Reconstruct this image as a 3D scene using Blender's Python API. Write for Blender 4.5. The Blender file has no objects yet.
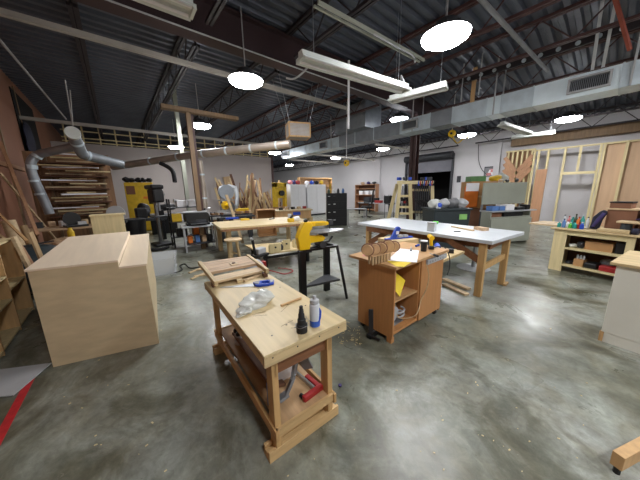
import bpy, bmesh, math, random
from mathutils import Vector, Matrix
random.seed(7)
C = bpy.context.scene.collection
R = math.radians

# ------------------------------------------------------------------ camera
H, FPX = 1.62, 243.0
ROLL = math.atan(-.0195)
PITCH = math.atan((240-190.3)*math.cos(ROLL)/FPX)
def _lvl(x, y, z):
    c, s = math.cos(ROLL), math.sin(ROLL)
    xr, yr = x*c+y*s, -x*s+y*c
    yu = -yr
    cp, sp = math.cos(PITCH), math.sin(PITCH)
    return xr, z*cp+yu*sp, -z*sp+yu*cp
_a = _lvl(115-320, 194-240, FPX); YAW = math.atan2(_a[0], _a[1])
def ray(px, py):
    x, f, u = _lvl(px-320, py-240, FPX)
    c, s = math.cos(YAW), math.sin(YAW)
    return Vector((x*c-f*s, x*s+f*c, u))
def AZ(px, py, z):
    r = ray(px, py); t = (z-H)/r.z; return Vector((r.x*t, r.y*t, z))
def AX(px, py, X):
    r = ray(px, py); t = X/r.x; return Vector((X, r.y*t, H+r.z*t))
def AY(px, py, Y):
    r = ray(px, py); t = Y/r.y; return Vector((r.x*t, Y, H+r.z*t))
cd = bpy.data.cameras.new('camera'); cam = bpy.data.objects.new('camera', cd); C.objects.link(cam)
fw = ray(320, 240).normalized(); rt = (ray(321, 240)-ray(320, 240)).normalized(); up = rt.cross(fw)
cam.matrix_world = Matrix(((rt.x, up.x, -fw.x, 0), (rt.y, up.y, -fw.y, 0), (rt.z, up.z, -fw.z, H), (0, 0, 0, 1)))
cd.sensor_width = 36; cd.lens = FPX/640*36; cd.clip_end = 200; cd.clip_start = .02
bpy.context.scene.camera = cam
S = bpy.context.scene
S.view_settings.view_transform = 'Standard'; S.view_settings.look = 'None'; S.view_settings.gamma = 1
S.view_settings.use_curve_mapping = False
S.view_settings.exposure = 0.95

# --------------------------------------------------------------- materials
def lin(c):
    return tuple(((v/255)/12.92 if v/255 <= .04045 else ((v/255+.055)/1.055)**2.4) for v in c)
M = {}
def mat(name, col, rough=.6, metal=0, var=.12, scale=6, stretch=None, bump=0, col2=None, spec=None):
    m = bpy.data.materials.new(name); m.use_nodes = True; M[name] = m
    nt = m.node_tree; b = nt.nodes['Principled BSDF']; L = nt.links
    c1 = lin(col); c2 = lin(col2) if col2 else tuple(v*(1-var*2) for v in c1)
    tc = nt.nodes.new('ShaderNodeTexCoord'); mp = nt.nodes.new('ShaderNodeMapping')
    mp.inputs['Scale'].default_value = stretch or (1, 1, 1)
    nz = nt.nodes.new('ShaderNodeTexNoise'); nz.inputs['Scale'].default_value = scale; nz.inputs['Detail'].default_value = 5
    cr = nt.nodes.new('ShaderNodeValToRGB'); cr.color_ramp.elements[0].position = .32; cr.color_ramp.elements[1].position = .68
    cr.color_ramp.elements[0].color = (*c2, 1); cr.color_ramp.elements[1].color = (*c1, 1)
    L.new(tc.outputs['Object'], mp.inputs[0]); L.new(mp.outputs[0], nz.inputs['Vector']); L.new(nz.outputs['Fac'], cr.inputs[0])
    L.new(cr.outputs[0], b.inputs['Base Color'])
    b.inputs['Roughness'].default_value = rough; b.inputs['Metallic'].default_value = metal
    if spec is not None: b.inputs['Specular IOR Level'].default_value = spec
    if bump:
        bp = nt.nodes.new('ShaderNodeBump'); bp.inputs['Strength'].default_value = bump; bp.inputs['Distance'].default_value = .01
        L.new(nz.outputs['Fac'], bp.inputs['Height']); L.new(bp.outputs[0], b.inputs['Normal'])
    return m
def wood(name, col, var=.16, ax='x', scale=5, rough=.6):
    st = {'x': (.35, 5, 5), 'y': (5, .35, 5), 'z': (5, 5, .35)}[ax]
    return mat(name, col, rough, 0, var, scale, st)
def emis(name, col, s):
    m = bpy.data.materials.new(name); m.use_nodes = True; M[name] = m
    b = m.node_tree.nodes['Principled BSDF']
    b.inputs['Base Color'].default_value = (*col, 1); b.inputs['Emission Color'].default_value = (*col, 1); b.inputs['Emission Strength'].default_value = s
    return m
wood('pine_x', (208, 184, 138)); wood('pine_y', (208, 184, 138), ax='y'); wood('pine_z', (202, 176, 130), ax='z')
wood('stud', (214, 198, 150), ax='z', var=.1); wood('stud_x', (214, 198, 150), ax='y', var=.1)
wood('bench_top', (212, 191, 146), .1, 'y', 4, .45)
wood('bench_leg', (198, 160, 106), .12, 'z'); wood('bench_rail', (196, 156, 102), .12, 'y'); wood('bench_foot', (206, 172, 120), .12, 'x')
wood('apron_brown', (132, 88, 56), .15, 'x'); wood('shelf_board', (186, 152, 112), .12, 'y'); wood('hardboard', (104, 70, 50), .1, 'y')
wood('birch_side', (208, 189, 152), .08, 'x', 3, .55); wood('birch_top', (238, 220, 194), .05, 'y', 3, .5)
wood('ply_warm', (208, 168, 116), .12, 'z'); wood('ply_pale', (220, 202, 154), .1, 'z'); wood('ply_red', (176, 132, 98), .1, 'z', 3)
wood('particle', (188, 134, 82), .07, 'z', 8, .5); wood('particle_top', (198, 156, 108), .1, 'x', 6, .5)
wood('dark_wood', (104, 68, 46), .15, 'x'); wood('walnut', (204, 172, 136), .2, 'x', 8); wood('scrap', (190, 160, 118), .2, 'z'); wood('scrap_b', (150, 112, 78), .2, 'z')
wood('lumber_pale', (212, 186, 146), .14, 'x'); wood('column_wood', (138, 112, 82), .15, 'z')
wood('ply_sheet', (204, 170, 136), .07, 'z', 2)
mat('pack_green', (92, 140, 84), .6)
mat('card', (184, 140, 92), .8, 0, .08, 5); mat('card_dark', (128, 88, 64), .8, 0, .08, 5)
mat('white_lam', (196, 201, 205), .35, 0, .05, 5); mat('white_edge', (190, 194, 194), .5, 0, .04, 5); mat('white_paint', (226, 226, 214), .5, 0, .04, 3)
mat('paper', (232, 232, 234), .7, 0, .02); mat('black', (22, 22, 24), .45, 0, .1); mat('black_rub', (30, 30, 32), .7, 0, .15); mat('blk_metal', (26, 27, 30), .35, .3, .1)
mat('dk_grey', (60, 62, 66), .5, .2, .15); mat('grey', (128, 130, 132), .5, .1, .1); mat('grey_paint', (158, 162, 148), .55, 0, .05, 3); mat('lt_grey', (176, 178, 180), .45, 0, .08)
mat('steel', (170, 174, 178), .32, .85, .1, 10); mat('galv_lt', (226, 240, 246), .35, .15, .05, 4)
mat('rust', (140, 66, 46), .6)
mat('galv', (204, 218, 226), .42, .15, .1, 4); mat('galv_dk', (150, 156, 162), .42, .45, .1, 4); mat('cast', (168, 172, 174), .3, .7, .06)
mat('alu', (196, 200, 204), .3, .8, .08)
mat('yellow', (255, 208, 20), .4, 0, .05); mat('yellow_soft', (226, 186, 40), .6, 0, .12); mat('yellow_paper', (236, 208, 40), .6, 0, .05)
mat('blue', (34, 76, 190), .4, 0, .1); mat('blue_can', (52, 96, 190), .35, 0, .1, 8); mat('blue_soft', (90, 130, 190), .6, 0, .1)
mat('red', (158, 40, 40), .4, 0, .1); mat('orange', (224, 120, 40), .6, 0, .08); mat('green', (96, 190, 70), .5, 0, .08); mat('lime', (110, 222, 80), .5, 0, .05); mat('teal', (40, 160, 150), .5, 0, .15, 9)
mat('pink', (220, 140, 140), .7); mat('purple', (66, 54, 110), .7, 0, .2); mat('navy', (34, 36, 58), .8, 0, .2)
mat('bin_dark', (40, 50, 54), .5, 0, .1); mat('red_tape', (206, 52, 58), .45, 0, .12, 20); mat('fixture_white', (206, 211, 206), .4, 0, .03)
mat('joist', (48, 42, 46), .6, .1, .15); mat('joist_red', (74, 46, 44), .6, .1, .15); mat('beam_maroon', (64, 46, 48), .55, .1, .1, 2)
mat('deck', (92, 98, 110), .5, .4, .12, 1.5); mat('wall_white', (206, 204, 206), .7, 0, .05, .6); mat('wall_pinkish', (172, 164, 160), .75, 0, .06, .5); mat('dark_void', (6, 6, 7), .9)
mat('ply_wall', (150, 104, 80), .7, 0, .1, .9, (1, 1, .6)); mat('door_steel', (112, 112, 120), .5, .2, .08, 3); mat('duct_brown', (176, 164, 152), .45, .5, .1, 4); mat('pipe_white', (178, 174, 164), .45, .2, .1, 3)
mat('column_maroon', (74, 50, 48), .55, .1, .1); mat('skin_wood', (218, 178, 132), .6, 0, .2, 9); mat('glass_green', (70, 90, 70), .3)
emis('lamp_light', (.97, .975, 1.0), 55)
emis('lamp_dim', (.97, .975, 1.0), 9)
mat('label_green', (140, 196, 110), .6)
# clear plastic
m = bpy.data.materials.new('clear_plastic'); m.use_nodes = True; M['clear'] = m
b = m.node_tree.nodes['Principled BSDF']; b.inputs['Base Color'].default_value = (.8, .83, .85, 1); b.inputs['Roughness'].default_value = .25; b.inputs['Alpha'].default_value = .38
m = bpy.data.materials.new('plastic_bag'); m.use_nodes = True; M['bag'] = m
nt = m.node_tree; b = nt.nodes['Principled BSDF']; b.inputs['Base Color'].default_value = (.62, .64, .6, 1); b.inputs['Roughness'].default_value = .22; b.inputs['Alpha'].default_value = .85
# concrete floor
def concrete():
    m = bpy.data.materials.new('polished_concrete'); m.use_nodes = True; M['floor'] = m
    nt = m.node_tree; N = nt.nodes; L = nt.links; b = N['Principled BSDF']
    tc = N.new('ShaderNodeTexCoord')
    def noise(sc, det, dist=0, st=(1, 1, 1), off=(0, 0, 0), rough=.55):
        mp = N.new('ShaderNodeMapping'); mp.inputs['Scale'].default_value = st; mp.inputs['Location'].default_value = off
        n = N.new('ShaderNodeTexNoise'); n.inputs['Scale'].default_value = sc; n.inputs['Detail'].default_value = det; n.inputs['Distortion'].default_value = dist; n.inputs['Roughness'].default_value = rough
        L.new(tc.outputs['Object'], mp.inputs[0]); L.new(mp.outputs[0], n.inputs['Vector']); return n
    def ramp(n, stops):
        r = N.new('ShaderNodeValToRGB'); e = r.color_ramp.elements
        while len(e) < len(stops): e.new(.5)
        for i, (p, c) in enumerate(stops): e[i].position = p; e[i].color = (*c, 1)
        L.new(n.outputs['Fac'], r.inputs[0]); return r
    def mix(a, bb, fac, mode='MIX'):
        x = N.new('ShaderNodeMix'); x.data_type = 'RGBA'; x.blend_type = mode
        L.new(a, x.inputs['A']); L.new(bb, x.inputs['B'])
        if isinstance(fac, float): x.inputs['Factor'].default_value = fac
        else: L.new(fac, x.inputs['Factor'])
        return x.outputs['Result']
    g = (1, 1, 1)
    base = ramp(noise(.75, 6, .6), [(.3, lin((92, 96, 88))), (.45, lin((128, 132, 122))), (.58, lin((146, 150, 142))), (.72, lin((172, 177, 172)))])
    blot = ramp(noise(2.3, 9, 1.1, off=(3, 7, 0), rough=.62), [(.40, (0, 0, 0)), (.62, g)])
    brown = N.new('ShaderNodeRGB'); brown.outputs[0].default_value = (*lin((112, 106, 84)), 1)
    mm = N.new('ShaderNodeMath'); mm.operation = 'MULTIPLY'; mm.inputs[1].default_value = .55; L.new(blot.outputs[0], mm.inputs[0])
    c = mix(base.outputs[0], brown.outputs[0], mm.outputs[0])
    scr = ramp(noise(5, 8, .9, st=(1, .7, 1), off=(9, 2, 0), rough=.7), [(.35, (.78, .78, .78)), (.56, (1.02, 1.02, 1.0)), (.72, (1.2, 1.2, 1.16))])
    c = mix(c, scr.outputs[0], 1.0, 'MULTIPLY')
    dirt = ramp(noise(1.3, 8, 1.6, st=(1, .6, 1), off=(1, 4, 0), rough=.65), [(.5, g), (.58, (.66, .65, .6)), (.68, (.46, .46, .42))])
    c = mix(c, dirt.outputs[0], 1.0, 'MULTIPLY')
    chalk = ramp(noise(26, 4, 0, off=(2, 2, 0), rough=.7), [(.66, (0, 0, 0)), (.76, (.5, .5, .5))])
    lt = N.new('ShaderNodeRGB'); lt.outputs[0].default_value = (*lin((180, 178, 165)), 1)
    c = mix(c, lt.outputs[0], chalk.outputs[0])
    fine = ramp(noise(14, 6, .6, off=(8, 1, 0), rough=.75), [(.36, (.8, .8, .78)), (.55, (1.02, 1.02, 1.02)), (.7, (1.2, 1.2, 1.18))])
    c = mix(c, fine.outputs[0], 1.0, 'MULTIPLY')
    pit = ramp(noise(40, 2, 0, off=(4, 4, 0), rough=.6), [(.2, (.45, .45, .42)), (.3, g)])
    c = mix(c, pit.outputs[0], 1.0, 'MULTIPLY')
    L.new(c, b.inputs['Base Color'])
    rr = ramp(noise(2.2, 6, .5, off=(5, 5, 0)), [(.3, (.24,)*3), (.7, (.42,)*3)])
    L.new(rr.outputs[0], b.inputs['Roughness'])
    bp = N.new('ShaderNodeBump'); bp.inputs['Strength'].default_value = .12; bp.inputs['Distance'].default_value = .02
    n2 = noise(3, 5); L.new(n2.outputs['Fac'], bp.inputs['Height']); L.new(bp.outputs[0], b.inputs['Normal'])
concrete()

# ----------------------------------------------------------------- meshing
class MB:
    def __init__(s): s.bm = bmesh.new(); s.M = Matrix.Identity(4)
    def _v(s, p): return s.bm.verts.new(s.M @ Vector(p))
    def hexa(s, p):
        v = [s._v(q) for q in p]
        for f in ((0, 3, 2, 1), (4, 5, 6, 7), (0, 1, 5, 4), (1, 2, 6, 5), (2, 3, 7, 6), (3, 0, 4, 7)): s.bm.faces.new([v[i] for i in f])
        return s
    def box(s, x0, x1, y0, y1, z0, z1):
        return s.hexa([(x0, y0, z0), (x1, y0, z0), (x1, y1, z0), (x0, y1, z0), (x0, y0, z1), (x1, y0, z1), (x1, y1, z1), (x0, y1, z1)])
    def cbox(s, c, d, rz=0, rx=0, ry=0):
        m0 = s.M; s.M = m0 @ Matrix.Translation(Vector(c)) @ Matrix.Rotation(rz, 4, 'Z') @ Matrix.Rotation(ry, 4, 'Y') @ Matrix.Rotation(rx, 4, 'X')
        s.box(-d[0]/2, d[0]/2, -d[1]/2, d[1]/2, -d[2]/2, d[2]/2); s.M = m0; return s
    def bar(s, a, b, w, t, upv=(0, 0, 1)):      # rectangular bar from a to b
        a, b = Vector(a), Vector(b); d = (b-a); L = d.length; d.normalize(); u = Vector(upv)
        if abs(d.dot(u)) > .98: u = Vector((0, 1, 0))
        x = d.cross(u).normalized(); y = x.cross(d).normalized()
        P = []
        for q in (a, b):
            for (i, j) in ((-1, -1), (1, -1), (1, 1), (-1, 1)): P.append(q+x*i*w/2+y*j*t/2)
        return s.hexa(P)
    def cyl(s, a, b, r, r2=None, n=16):
        return s.tube([a, b], [r, r if r2 is None else r2], n)
    def tube(s, pts, r, n=8, cap=True):
        pts = [Vector(p) for p in pts]; k = len(pts); rs = r if isinstance(r, (list, tuple)) else [r]*k
        rings = []; px = None
        for i, p in enumerate(pts):
            d = (pts[min(i+1, k-1)]-pts[max(i-1, 0)])
            if d.length < 1e-6: d = Vector((0, 0, 1))
            d.normalize()
            if px is None:
                u = Vector((0, 0, 1)) if abs(d.z) < .9 else Vector((1, 0, 0)); x = d.cross(u).normalized()
            else:
                x = px - d*px.dot(d)
                x = x.normalized() if x.length > 1e-5 else d.orthogonal().normalized()
            px = x; y = d.cross(x)
            rings.append([s._v(p+(x*math.cos(t)+y*math.sin(t))*rs[i]) for t in [2*math.pi*j/n for j in range(n)]])
        for a, b in zip(rings, rings[1:]):
            for j in range(n): s.bm.faces.new((a[j], a[(j+1) % n], b[(j+1) % n], b[j]))
        if cap: s.bm.faces.new(rings[0][::-1]); s.bm.faces.new(rings[-1])
        return s
    def lathe(s, prof, c=(0, 0, 0), n=20):
        return s.tube([(c[0], c[1], c[2]+z+i*1e-5) for i, (r, z) in enumerate(prof)], [max(r, 1e-4) for r, z in prof], n)
    def prism(s, poly, z0, z1):
        a = [s._v((x, y, z0)) for x, y in poly]; b = [s._v((x, y, z1)) for x, y in poly]; n = len(poly)
        s.bm.faces.new(a[::-1]); s.bm.faces.new(b)
        for i in range(n): s.bm.faces.new((a[i], a[(i+1) % n], b[(i+1) % n], b[i]))
        return s
    def plate(s, poly, y0, y1):                 # polygon in xz, thickness along y
        a = [s._v((x, y0, z)) for x, z in poly]; b = [s._v((x, y1, z)) for x, z in poly]; n = len(poly)
        s.bm.faces.new(a); s.bm.faces.new(b[::-1])
        for i in range(n): s.bm.faces.new((a[(i+1) % n], a[i], b[i], b[(i+1) % n]))
        return s
    def blob(s, c, d, amp=.2, seed=0, sub=3):
        g = bmesh.ops.create_icosphere(s.bm, subdivisions=sub, radius=1.0); rn = random.Random(seed)
        ph = [(Vector((rn.uniform(-1, 1), rn.uniform(-1, 1), rn.uniform(-1, 1)))*rn.uniform(2, 6), rn.uniform(0, 6)) for _ in range(7)]
        for v in g['verts']:
            p = v.co.copy(); k = 1+amp*sum(math.sin(p.dot(a)+f) for a, f in ph)/3
            q = Vector((p.x*d[0]*k, p.y*d[1]*k, p.z*d[2]*k))+Vector(c); v.co = s.M @ q
        return s
def build(name, mb, m, parent=None, loc=(0, 0, 0), rz=0, bev=0, smooth=False, **props):
    bmesh.ops.recalc_face_normals(mb.bm, faces=mb.bm.faces[:])
    me = bpy.data.meshes.new(name); mb.bm.to_mesh(me); mb.bm.free()
    me.materials.append(M[m] if isinstance(m, str) else m)
    o = bpy.data.objects.new(name, me); C.objects.link(o); o.location = loc; o.rotation_euler = (0, 0, rz)
    if parent: o.parent = parent
    if smooth:
        for p in me.polygons: p.use_smooth = True
        md = o.modifiers.new('e', 'EDGE_SPLIT'); md.split_angle = R(40)
    if bev:
        md = o.modifiers.new('b', 'BEVEL'); md.width = bev; md.segments = 2; md.limit_method = 'ANGLE'
    for k, v in props.items(): o[k] = v
    return o
def struct(name, mb, m, **k): return build(name, mb, m, kind='structure', **k)
def thing(name, label, cat, loc=(0, 0, 0), rz=0, group=None):
    o = bpy.data.objects.new(name, None); C.objects.link(o); o.location = loc; o.rotation_euler = (0, 0, rz); o.empty_display_size = .1
    o['label'] = label; o['category'] = cat
    if group: o['group'] = group
    return o
def single(name, mb, m, label, cat, group=None, **k):
    o = build(name, mb, m, **k); o['label'] = label; o['category'] = cat
    if group: o['group'] = group
    return o
def kids(o): return [x for x in C.objects if x.parent == o]
def copy_tree(o, loc=None, rz=None, label=None, group=None):
    allo = {}
    for x in C.objects:
        if x.parent is not None: allo.setdefault(x.parent.name, []).append(x)
    def rec(a, par):
        c = a.copy(); C.objects.link(c)
        if par: c.parent = par
        for ch in allo.get(a.name, []): rec(ch, c)
        return c
    r = rec(o, None)
    if loc is not None: r.location = loc
    if rz is not None: r.rotation_euler[2] = rz
    if label: r['label'] = label
    if group: r['group'] = group
    return r
def B(*a): return MB().box(*a)
# ================================================================= SETTING
XL, XR, YB, YF, YN = -1.95, 14.9, 17.0, 27.0, -4.5
def deck_z(x): return 5.07-max(0, x-8)*.11
struct('floor', B(XL-.2, XR+.2, YN-.2, YF+.2, -.2, 0), 'floor')
# corrugated roof deck: ribs run along x
def deck():
    mb = MB(); y = YN; prof = []
    while y < YF:
        prof += [(y, 0), (y+.09, 0), (y+.12, .07), (y+.21, .07)]; y += .24
    xs = [XL-.1, 8, XR+.1]; rows = []
    for x in xs: rows.append([mb._v((x, yy, deck_z(x)+zz)) for yy, zz in prof])
    for a, b in zip(rows, rows[1:]):
        for i in range(len(prof)-1): mb.bm.faces.new((a[i], a[i+1], b[i+1], b[i]))
    return mb
struct('ceiling', deck(), 'deck')
struct('ceiling_slab', MB().plate([(XL-.2, 5.2), (8, 5.2), (XR+.2, 4.46), (XR+.2, 4.7), (8, 5.4), (XL-.2, 5.4)], YN-.2, YF+.2), 'dark_void')
struct('wall_left', B(XL-.12, XL, YN, YF, 0, 5.1), 'ply_wall')
struct('wall_right', B(XR, XR+.15, YN, 6.2, 0, 4.6), 'wall_white')
struct('wall_right', B(XR, XR+.15, 9.0, YF, 0, 4.6), 'wall_white')
struct('wall_right', B(XR, XR+.15, 6.2, 9.0, 3.3, 4.6), 'wall_white')
struct('wall_far', B(XL, XR, YF, YF+.15, 0, 5.1), 'wall_white')
struct('wall_near', B(XL, XR, YN-.15, YN, 0, 5.1), 'wall_white')
struct('wall_back', B(XL, 9.38, YB, YB+.14, 0, 4.08), 'wall_pinkish')
struct('baseboard_back', B(XL, 9.38, YB-.02, YB, 0, .34), 'wall_white')
struct('trim_1', B(9.36, 9.5, YB-.06, YB+.2, 0, 4.5), 'column_maroon')
# brown header board and pilasters on the right wall
struct('trim_2', B(XR-.3, XR, YN, 3.55, 3.46, 3.82), 'column_wood', bev=.01)
struct('trim_3', B(XR-.12, XR, 11.1, 11.5, 0, 4.4), 'wall_white')
struct('trim_4', B(XR-.1, XR, 3.95, 4.2, 0, 3.9), 'wall_white')
# plywood framing on the left wall
for i, y in enumerate((2.6, 5.0, 7.4, 9.8, 12.2)): struct('trim_%d' % (i+5), B(XL, XL+.03, y, y+.09, 0, 4.9), 'column_wood')
struct('trim_11', B(XL, XL+.05, 1, 11.5, 2.32, 2.42), 'ply_red')
w0, w1 = AX(17, 120, XL).y, AX(41, 150, XL).y
struct('window_1', B(XL-.0, XL+.02, w0, w1, AX(30, 162, XL).z-.1, AX(30, 108, XL).z), 'dark_void')
# mezzanine railing over the back wall
mb = MB()
for z in (4.13, 4.3, 4.62): mb.box(XL+.4, 9.2, YB+.02, YB+.07, z, z+.05)
x = XL+.5
while x < 9.2: mb.box(x, x+.06, YB+.0, YB+.05, 4.08, 4.95); x += .62
struct('trim_12', mb, 'stud_x')
# red tape line
a, b = AZ(27.5, 385, 0), AZ(-2, 440, 0); d = (b-a).normalized(); n = Vector((-d.y, d.x, 0))*.028
b = b+d*.6; a = a-d*.25
struct('floor_line', MB().prism([tuple((a-n).xy), tuple((b-n).xy), tuple((b+n).xy), tuple((a+n).xy)], .0005, .003), 'red_tape')

# roll-up door in the right wall
dr = build('door_1', B(XR-.02, XR+.05, 6.2, 9.0, 2.55, 3.3), 'door_steel', kind='structure')
build('door_roller', MB().cyl((XR-.22, 6.15, 3.42), (XR-.22, 9.05, 3.42), .2, n=18), 'dk_grey', dr, smooth=True)
for y in (6.12, 9.0): build('door_track', B(XR-.12, XR+.02, y, y+.1, 0, 3.5), 'dk_grey', dr)
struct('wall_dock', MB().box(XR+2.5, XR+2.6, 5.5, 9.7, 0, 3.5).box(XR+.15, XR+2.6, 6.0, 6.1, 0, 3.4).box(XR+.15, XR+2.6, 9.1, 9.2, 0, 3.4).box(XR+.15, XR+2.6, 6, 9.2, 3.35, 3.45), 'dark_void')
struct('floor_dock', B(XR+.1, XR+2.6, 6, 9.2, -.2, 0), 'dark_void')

# steel I beam, carried by the maroon column
mb = MB(); y0 = 5.3
mb.box(XL, XR, y0-.02, y0+.02, 4.4, 5.02).box(XL, XR, y0-.14, y0+.14, 4.38, 4.41).box(XL, XR, y0-.14, y0+.14, 4.99, 5.02)
struct('ceiling_beam', mb, 'beam_maroon')
mb = MB(); mb.box(9.08, 9.34, 5.28, 5.32, 0, 4.37).box(9.08, 9.1, 5.17, 5.43, 0, 4.37).box(9.32, 9.34, 5.17, 5.43, 0, 4.37)
mb.box(9.0, 9.42, 5.1, 5.5, 0, .03)
struct('column', mb, 'column_maroon')
# bar joists along y
def joist(x, m='joist'):
    t = deck_z(x)-.02; bz = t-.62; mb = MB()
    for (y0, y1) in ((YN, 4.9), (5.7, YF)):
        mb.box(x-.06, x-.012, y0, y1, bz, bz+.05).box(x+.012, x+.06, y0, y1, bz, bz+.05)
        y = y0; s = 0
        while y < y1-.5:
            za, zb = (bz+.02, t-.03) if s % 2 == 0 else (t-.03, bz+.02)
            mb.bar((x, y, za), (x, min(y+.55, y1), zb), .022, .022); y += .55; s += 1
    mb.box(x-.07, x-.012, YN, YF, t-.055, t).box(x+.012, x+.07, YN, YF, t-.055, t)
    struct('ceiling_joist', mb, m, )
for x in (-.1, 1.65, 3.45, 5.7, 7.4, 9.2, 11, 12.8, 14.2): joist(x, 'joist_red' if x in (7.4, 9.2, 5.7) else 'joist')
# punched stud tray beside one joist
mb = MB(); mb.box(8.0, 8.04, YN, 5, 4.5, 4.64); y = YN+.1
mb2 = MB()
while y < 5: mb2.cyl((7.985, y, 4.57), (7.999, y, 4.57), .045, n=12); y += .3
tr = build('cable_tray', mb, 'joist', label='dark punched steel tray running under the roof deck', category='tray')
build('punched_hole', mb2, 'galv', tr)

# right hand framed room: open studs, plywood sheets
XS = 14.86
def stud(y0, y1, z0=0, z1=3.2, m='stud', dx=.09): return B(XS-dx-.6, XS-.6, y0, y1, z0, z1)
fr = thing('stud_wall', 'open pine stud wall with plywood sheets standing along the white right wall', 'stud wall', (0, 0, 0))
def SY(px, py): return AX(px, py, XS-.6).y
ys = [SY(549.5, 150), SY(566, 150), SY(581, 150), SY(602, 145), SY(605.5, 145), SY(628, 142), -1.1, -2.0, -3.0, -4.0]
zt = 3.08
build('top_plate', B(XS-.7, XS-.6, -4.4, 2.5, zt, zt+.06), 'stud_x', fr)
build('top_plate', B(XS-.7, XS-.6, 2.5, 2.6, zt, zt+.06), 'stud_x', fr)
build('bottom_plate', B(XS-.7, XS-.6, -4.4, 2.6, 0, .05), 'stud_x', fr)
for i, y in enumerate(ys):
    z0 = 0
    if i == 2: z0 = 2.12
    build('stud', B(XS-.7, XS-.6, y-.035, y+.035, z0+.05, zt), 'stud', fr)
build('header', B(XS-.71, XS-.6, ys[3], ys[1], 2.05, 2.15), 'stud_x', fr)
build('plywood_sheet', B(XS-.6, XS-.57, -4.4, ys[4]-.03, .06, zt), 'ply_sheet', fr)
# return leg of the frame towards the wall, with chevron boards
rt2 = thing('stud_partition', 'narrow pine stud partition with slanting boards next to the grey panel', 'stud wall', (0, 0, 0))
xr0, xr1 = XS-.62, XS-.1
for i in range(6):
    y = 2.62+i*.17
    build('stud', B(XS-.6, XS-.52, y, y+.06, 0, zt+.08), 'stud', rt2)
build('top_plate', B(XS-.62, XS-.5, 2.55, 3.6, zt+.08, zt+.14), 'stud_x', rt2)
build('back_panel', B(XS-.5, XS-.47, 2.62, 3.6, 0, zt+.08), 'scrap_b', rt2)
for i in range(3):
    for s in (-1, 1):
        yc = 3.1
        build('slanting_board', MB().bar((XS-.66-.012*i-.006*s, yc+s*.02, 1.75+i*.27), (XS-.66-.012*i-.006*s, yc+s*.5, 2.4+i*.27), .15, .011, (1, 0, 0)), 'ply_red', rt2)
for y_ in (2.5, 2.36): build('stud', B(XS-.8, XS-.72, y_, y_+.06, 0, zt), 'stud', rt2)
single('leaning_door_slab', MB().cbox((13.95, 2.2, 1.16), (.05, .34, 2.3), ry=R(3)), 'ply_red', 'tall brown slab leaning on the studs left of the open frame', 'board')
# ============================================================== FOREGROUND
# ---- workbench
WB = Vector((.82, 1.77, 0)); WR = R(-2.6); WZ = .755
wb = thing('workbench', 'pale pine workbench with two sledge feet and a low shelf, nearest the camera', 'workbench', WB, WR)
hx, hy = .30, .70
build('tabletop', B(-hx, hx, -hy, hy, WZ-.018, WZ), 'bench_top', wb, bev=.003)
build('top_rim', B(-hx, hx, -hy, -hy+.02, WZ-.075, WZ-.019), 'pine_x', wb)
build('top_rim', B(-hx, hx, hy-.02, hy, WZ-.075, WZ-.019), 'pine_x', wb)
build('top_rim', B(-hx, -hx+.02, -hy+.021, hy-.021, WZ-.06, WZ-.019), 'pine_y', wb)
build('top_rim', B(hx-.02, hx, -hy+.021, hy-.021, WZ-.06, WZ-.019), 'pine_y', wb)
for sx in (-1, 1):
    for sy in (-1, 1):
        x0 = -hx+.07 if sx < 0 else hx-.125; y0 = sy*(hy-.07)
        build('leg', B(x0-.02, x0+.02, y0-.04, y0+.04, .05, WZ-.076), 'bench_leg', wb, bev=.002)
for sy in (-1, 1):
    y0 = sy*(hy-.07)
    build('foot_board', MB().box(-hx-.0, hx-.05, y0-.042, y0-.022 , 0, .075).box(-hx, hx-.05, y0+.022, y0+.042, 0, .075).box(-hx, hx-.05, y0-.022, y0+.022, 0, .05), 'bench_foot', wb, bev=.002)
    build('end_apron', B(-hx+.091, hx-.146, y0-.015, y0+.015, WZ-.19, WZ-.077), 'apron_brown', wb)
    build('end_rail', B(-hx+.05, hx-.105, y0+.041, y0+.06, .17, .225) if sy > 0 else B(-hx+.05, hx-.105, y0-.06, y0-.041, .17, .225), 'bench_foot', wb)
for sx in (-1, 1):
    x0 = -hx+.07 if sx < 0 else hx-.125
    build('side_apron', B(x0-.012, x0+.012, -hy+.03, hy-.03, WZ-.19, WZ-.077), 'bench_rail', wb)
    build('side_rail', B(x0+sx*.021-.01, x0+sx*.021+.01, -hy+.0, hy-.0, .155, .225), 'bench_rail', wb)
build('lower_shelf', B(-hx+.085, hx-.14, -hy+.02, hy-.02, .20, .218), 'shelf_board', wb)
mb = MB()
for (x, y) in ((-.05, -.5), (.1, -.25), (-.2, -.1), (.22, .1), (.05, .2), (-.18, -.55), (.2, -.35)): mb.cyl((x, y, WZ+.0002), (x, y, WZ+.0012), .006, n=10)
for k in range(4): mb.cyl((-.25+k*.16, -hy-.0015, WZ-.03), (-.25+k*.16, -hy-.0002, WZ-.03), .005, n=8)
build('peg_hole', mb, 'black', wb)
mb = MB()
for k in range(8):
    x, y = random.uniform(-.2, .15), random.uniform(-.6, .1); a = random.uniform(-.6, .6)
    mb.bar((x, y, WZ+.0006), (x+.1*math.cos(a), y+.1*math.sin(a), WZ+.0006), .0025, .0004)
build('scratch', mb, 'dark_wood', wb)
def WL(x, y, z=WZ): return (Matrix.Translation(WB) @ Matrix.Rotation(WR, 4, 'Z')) @ Vector((x, y, z))
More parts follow.
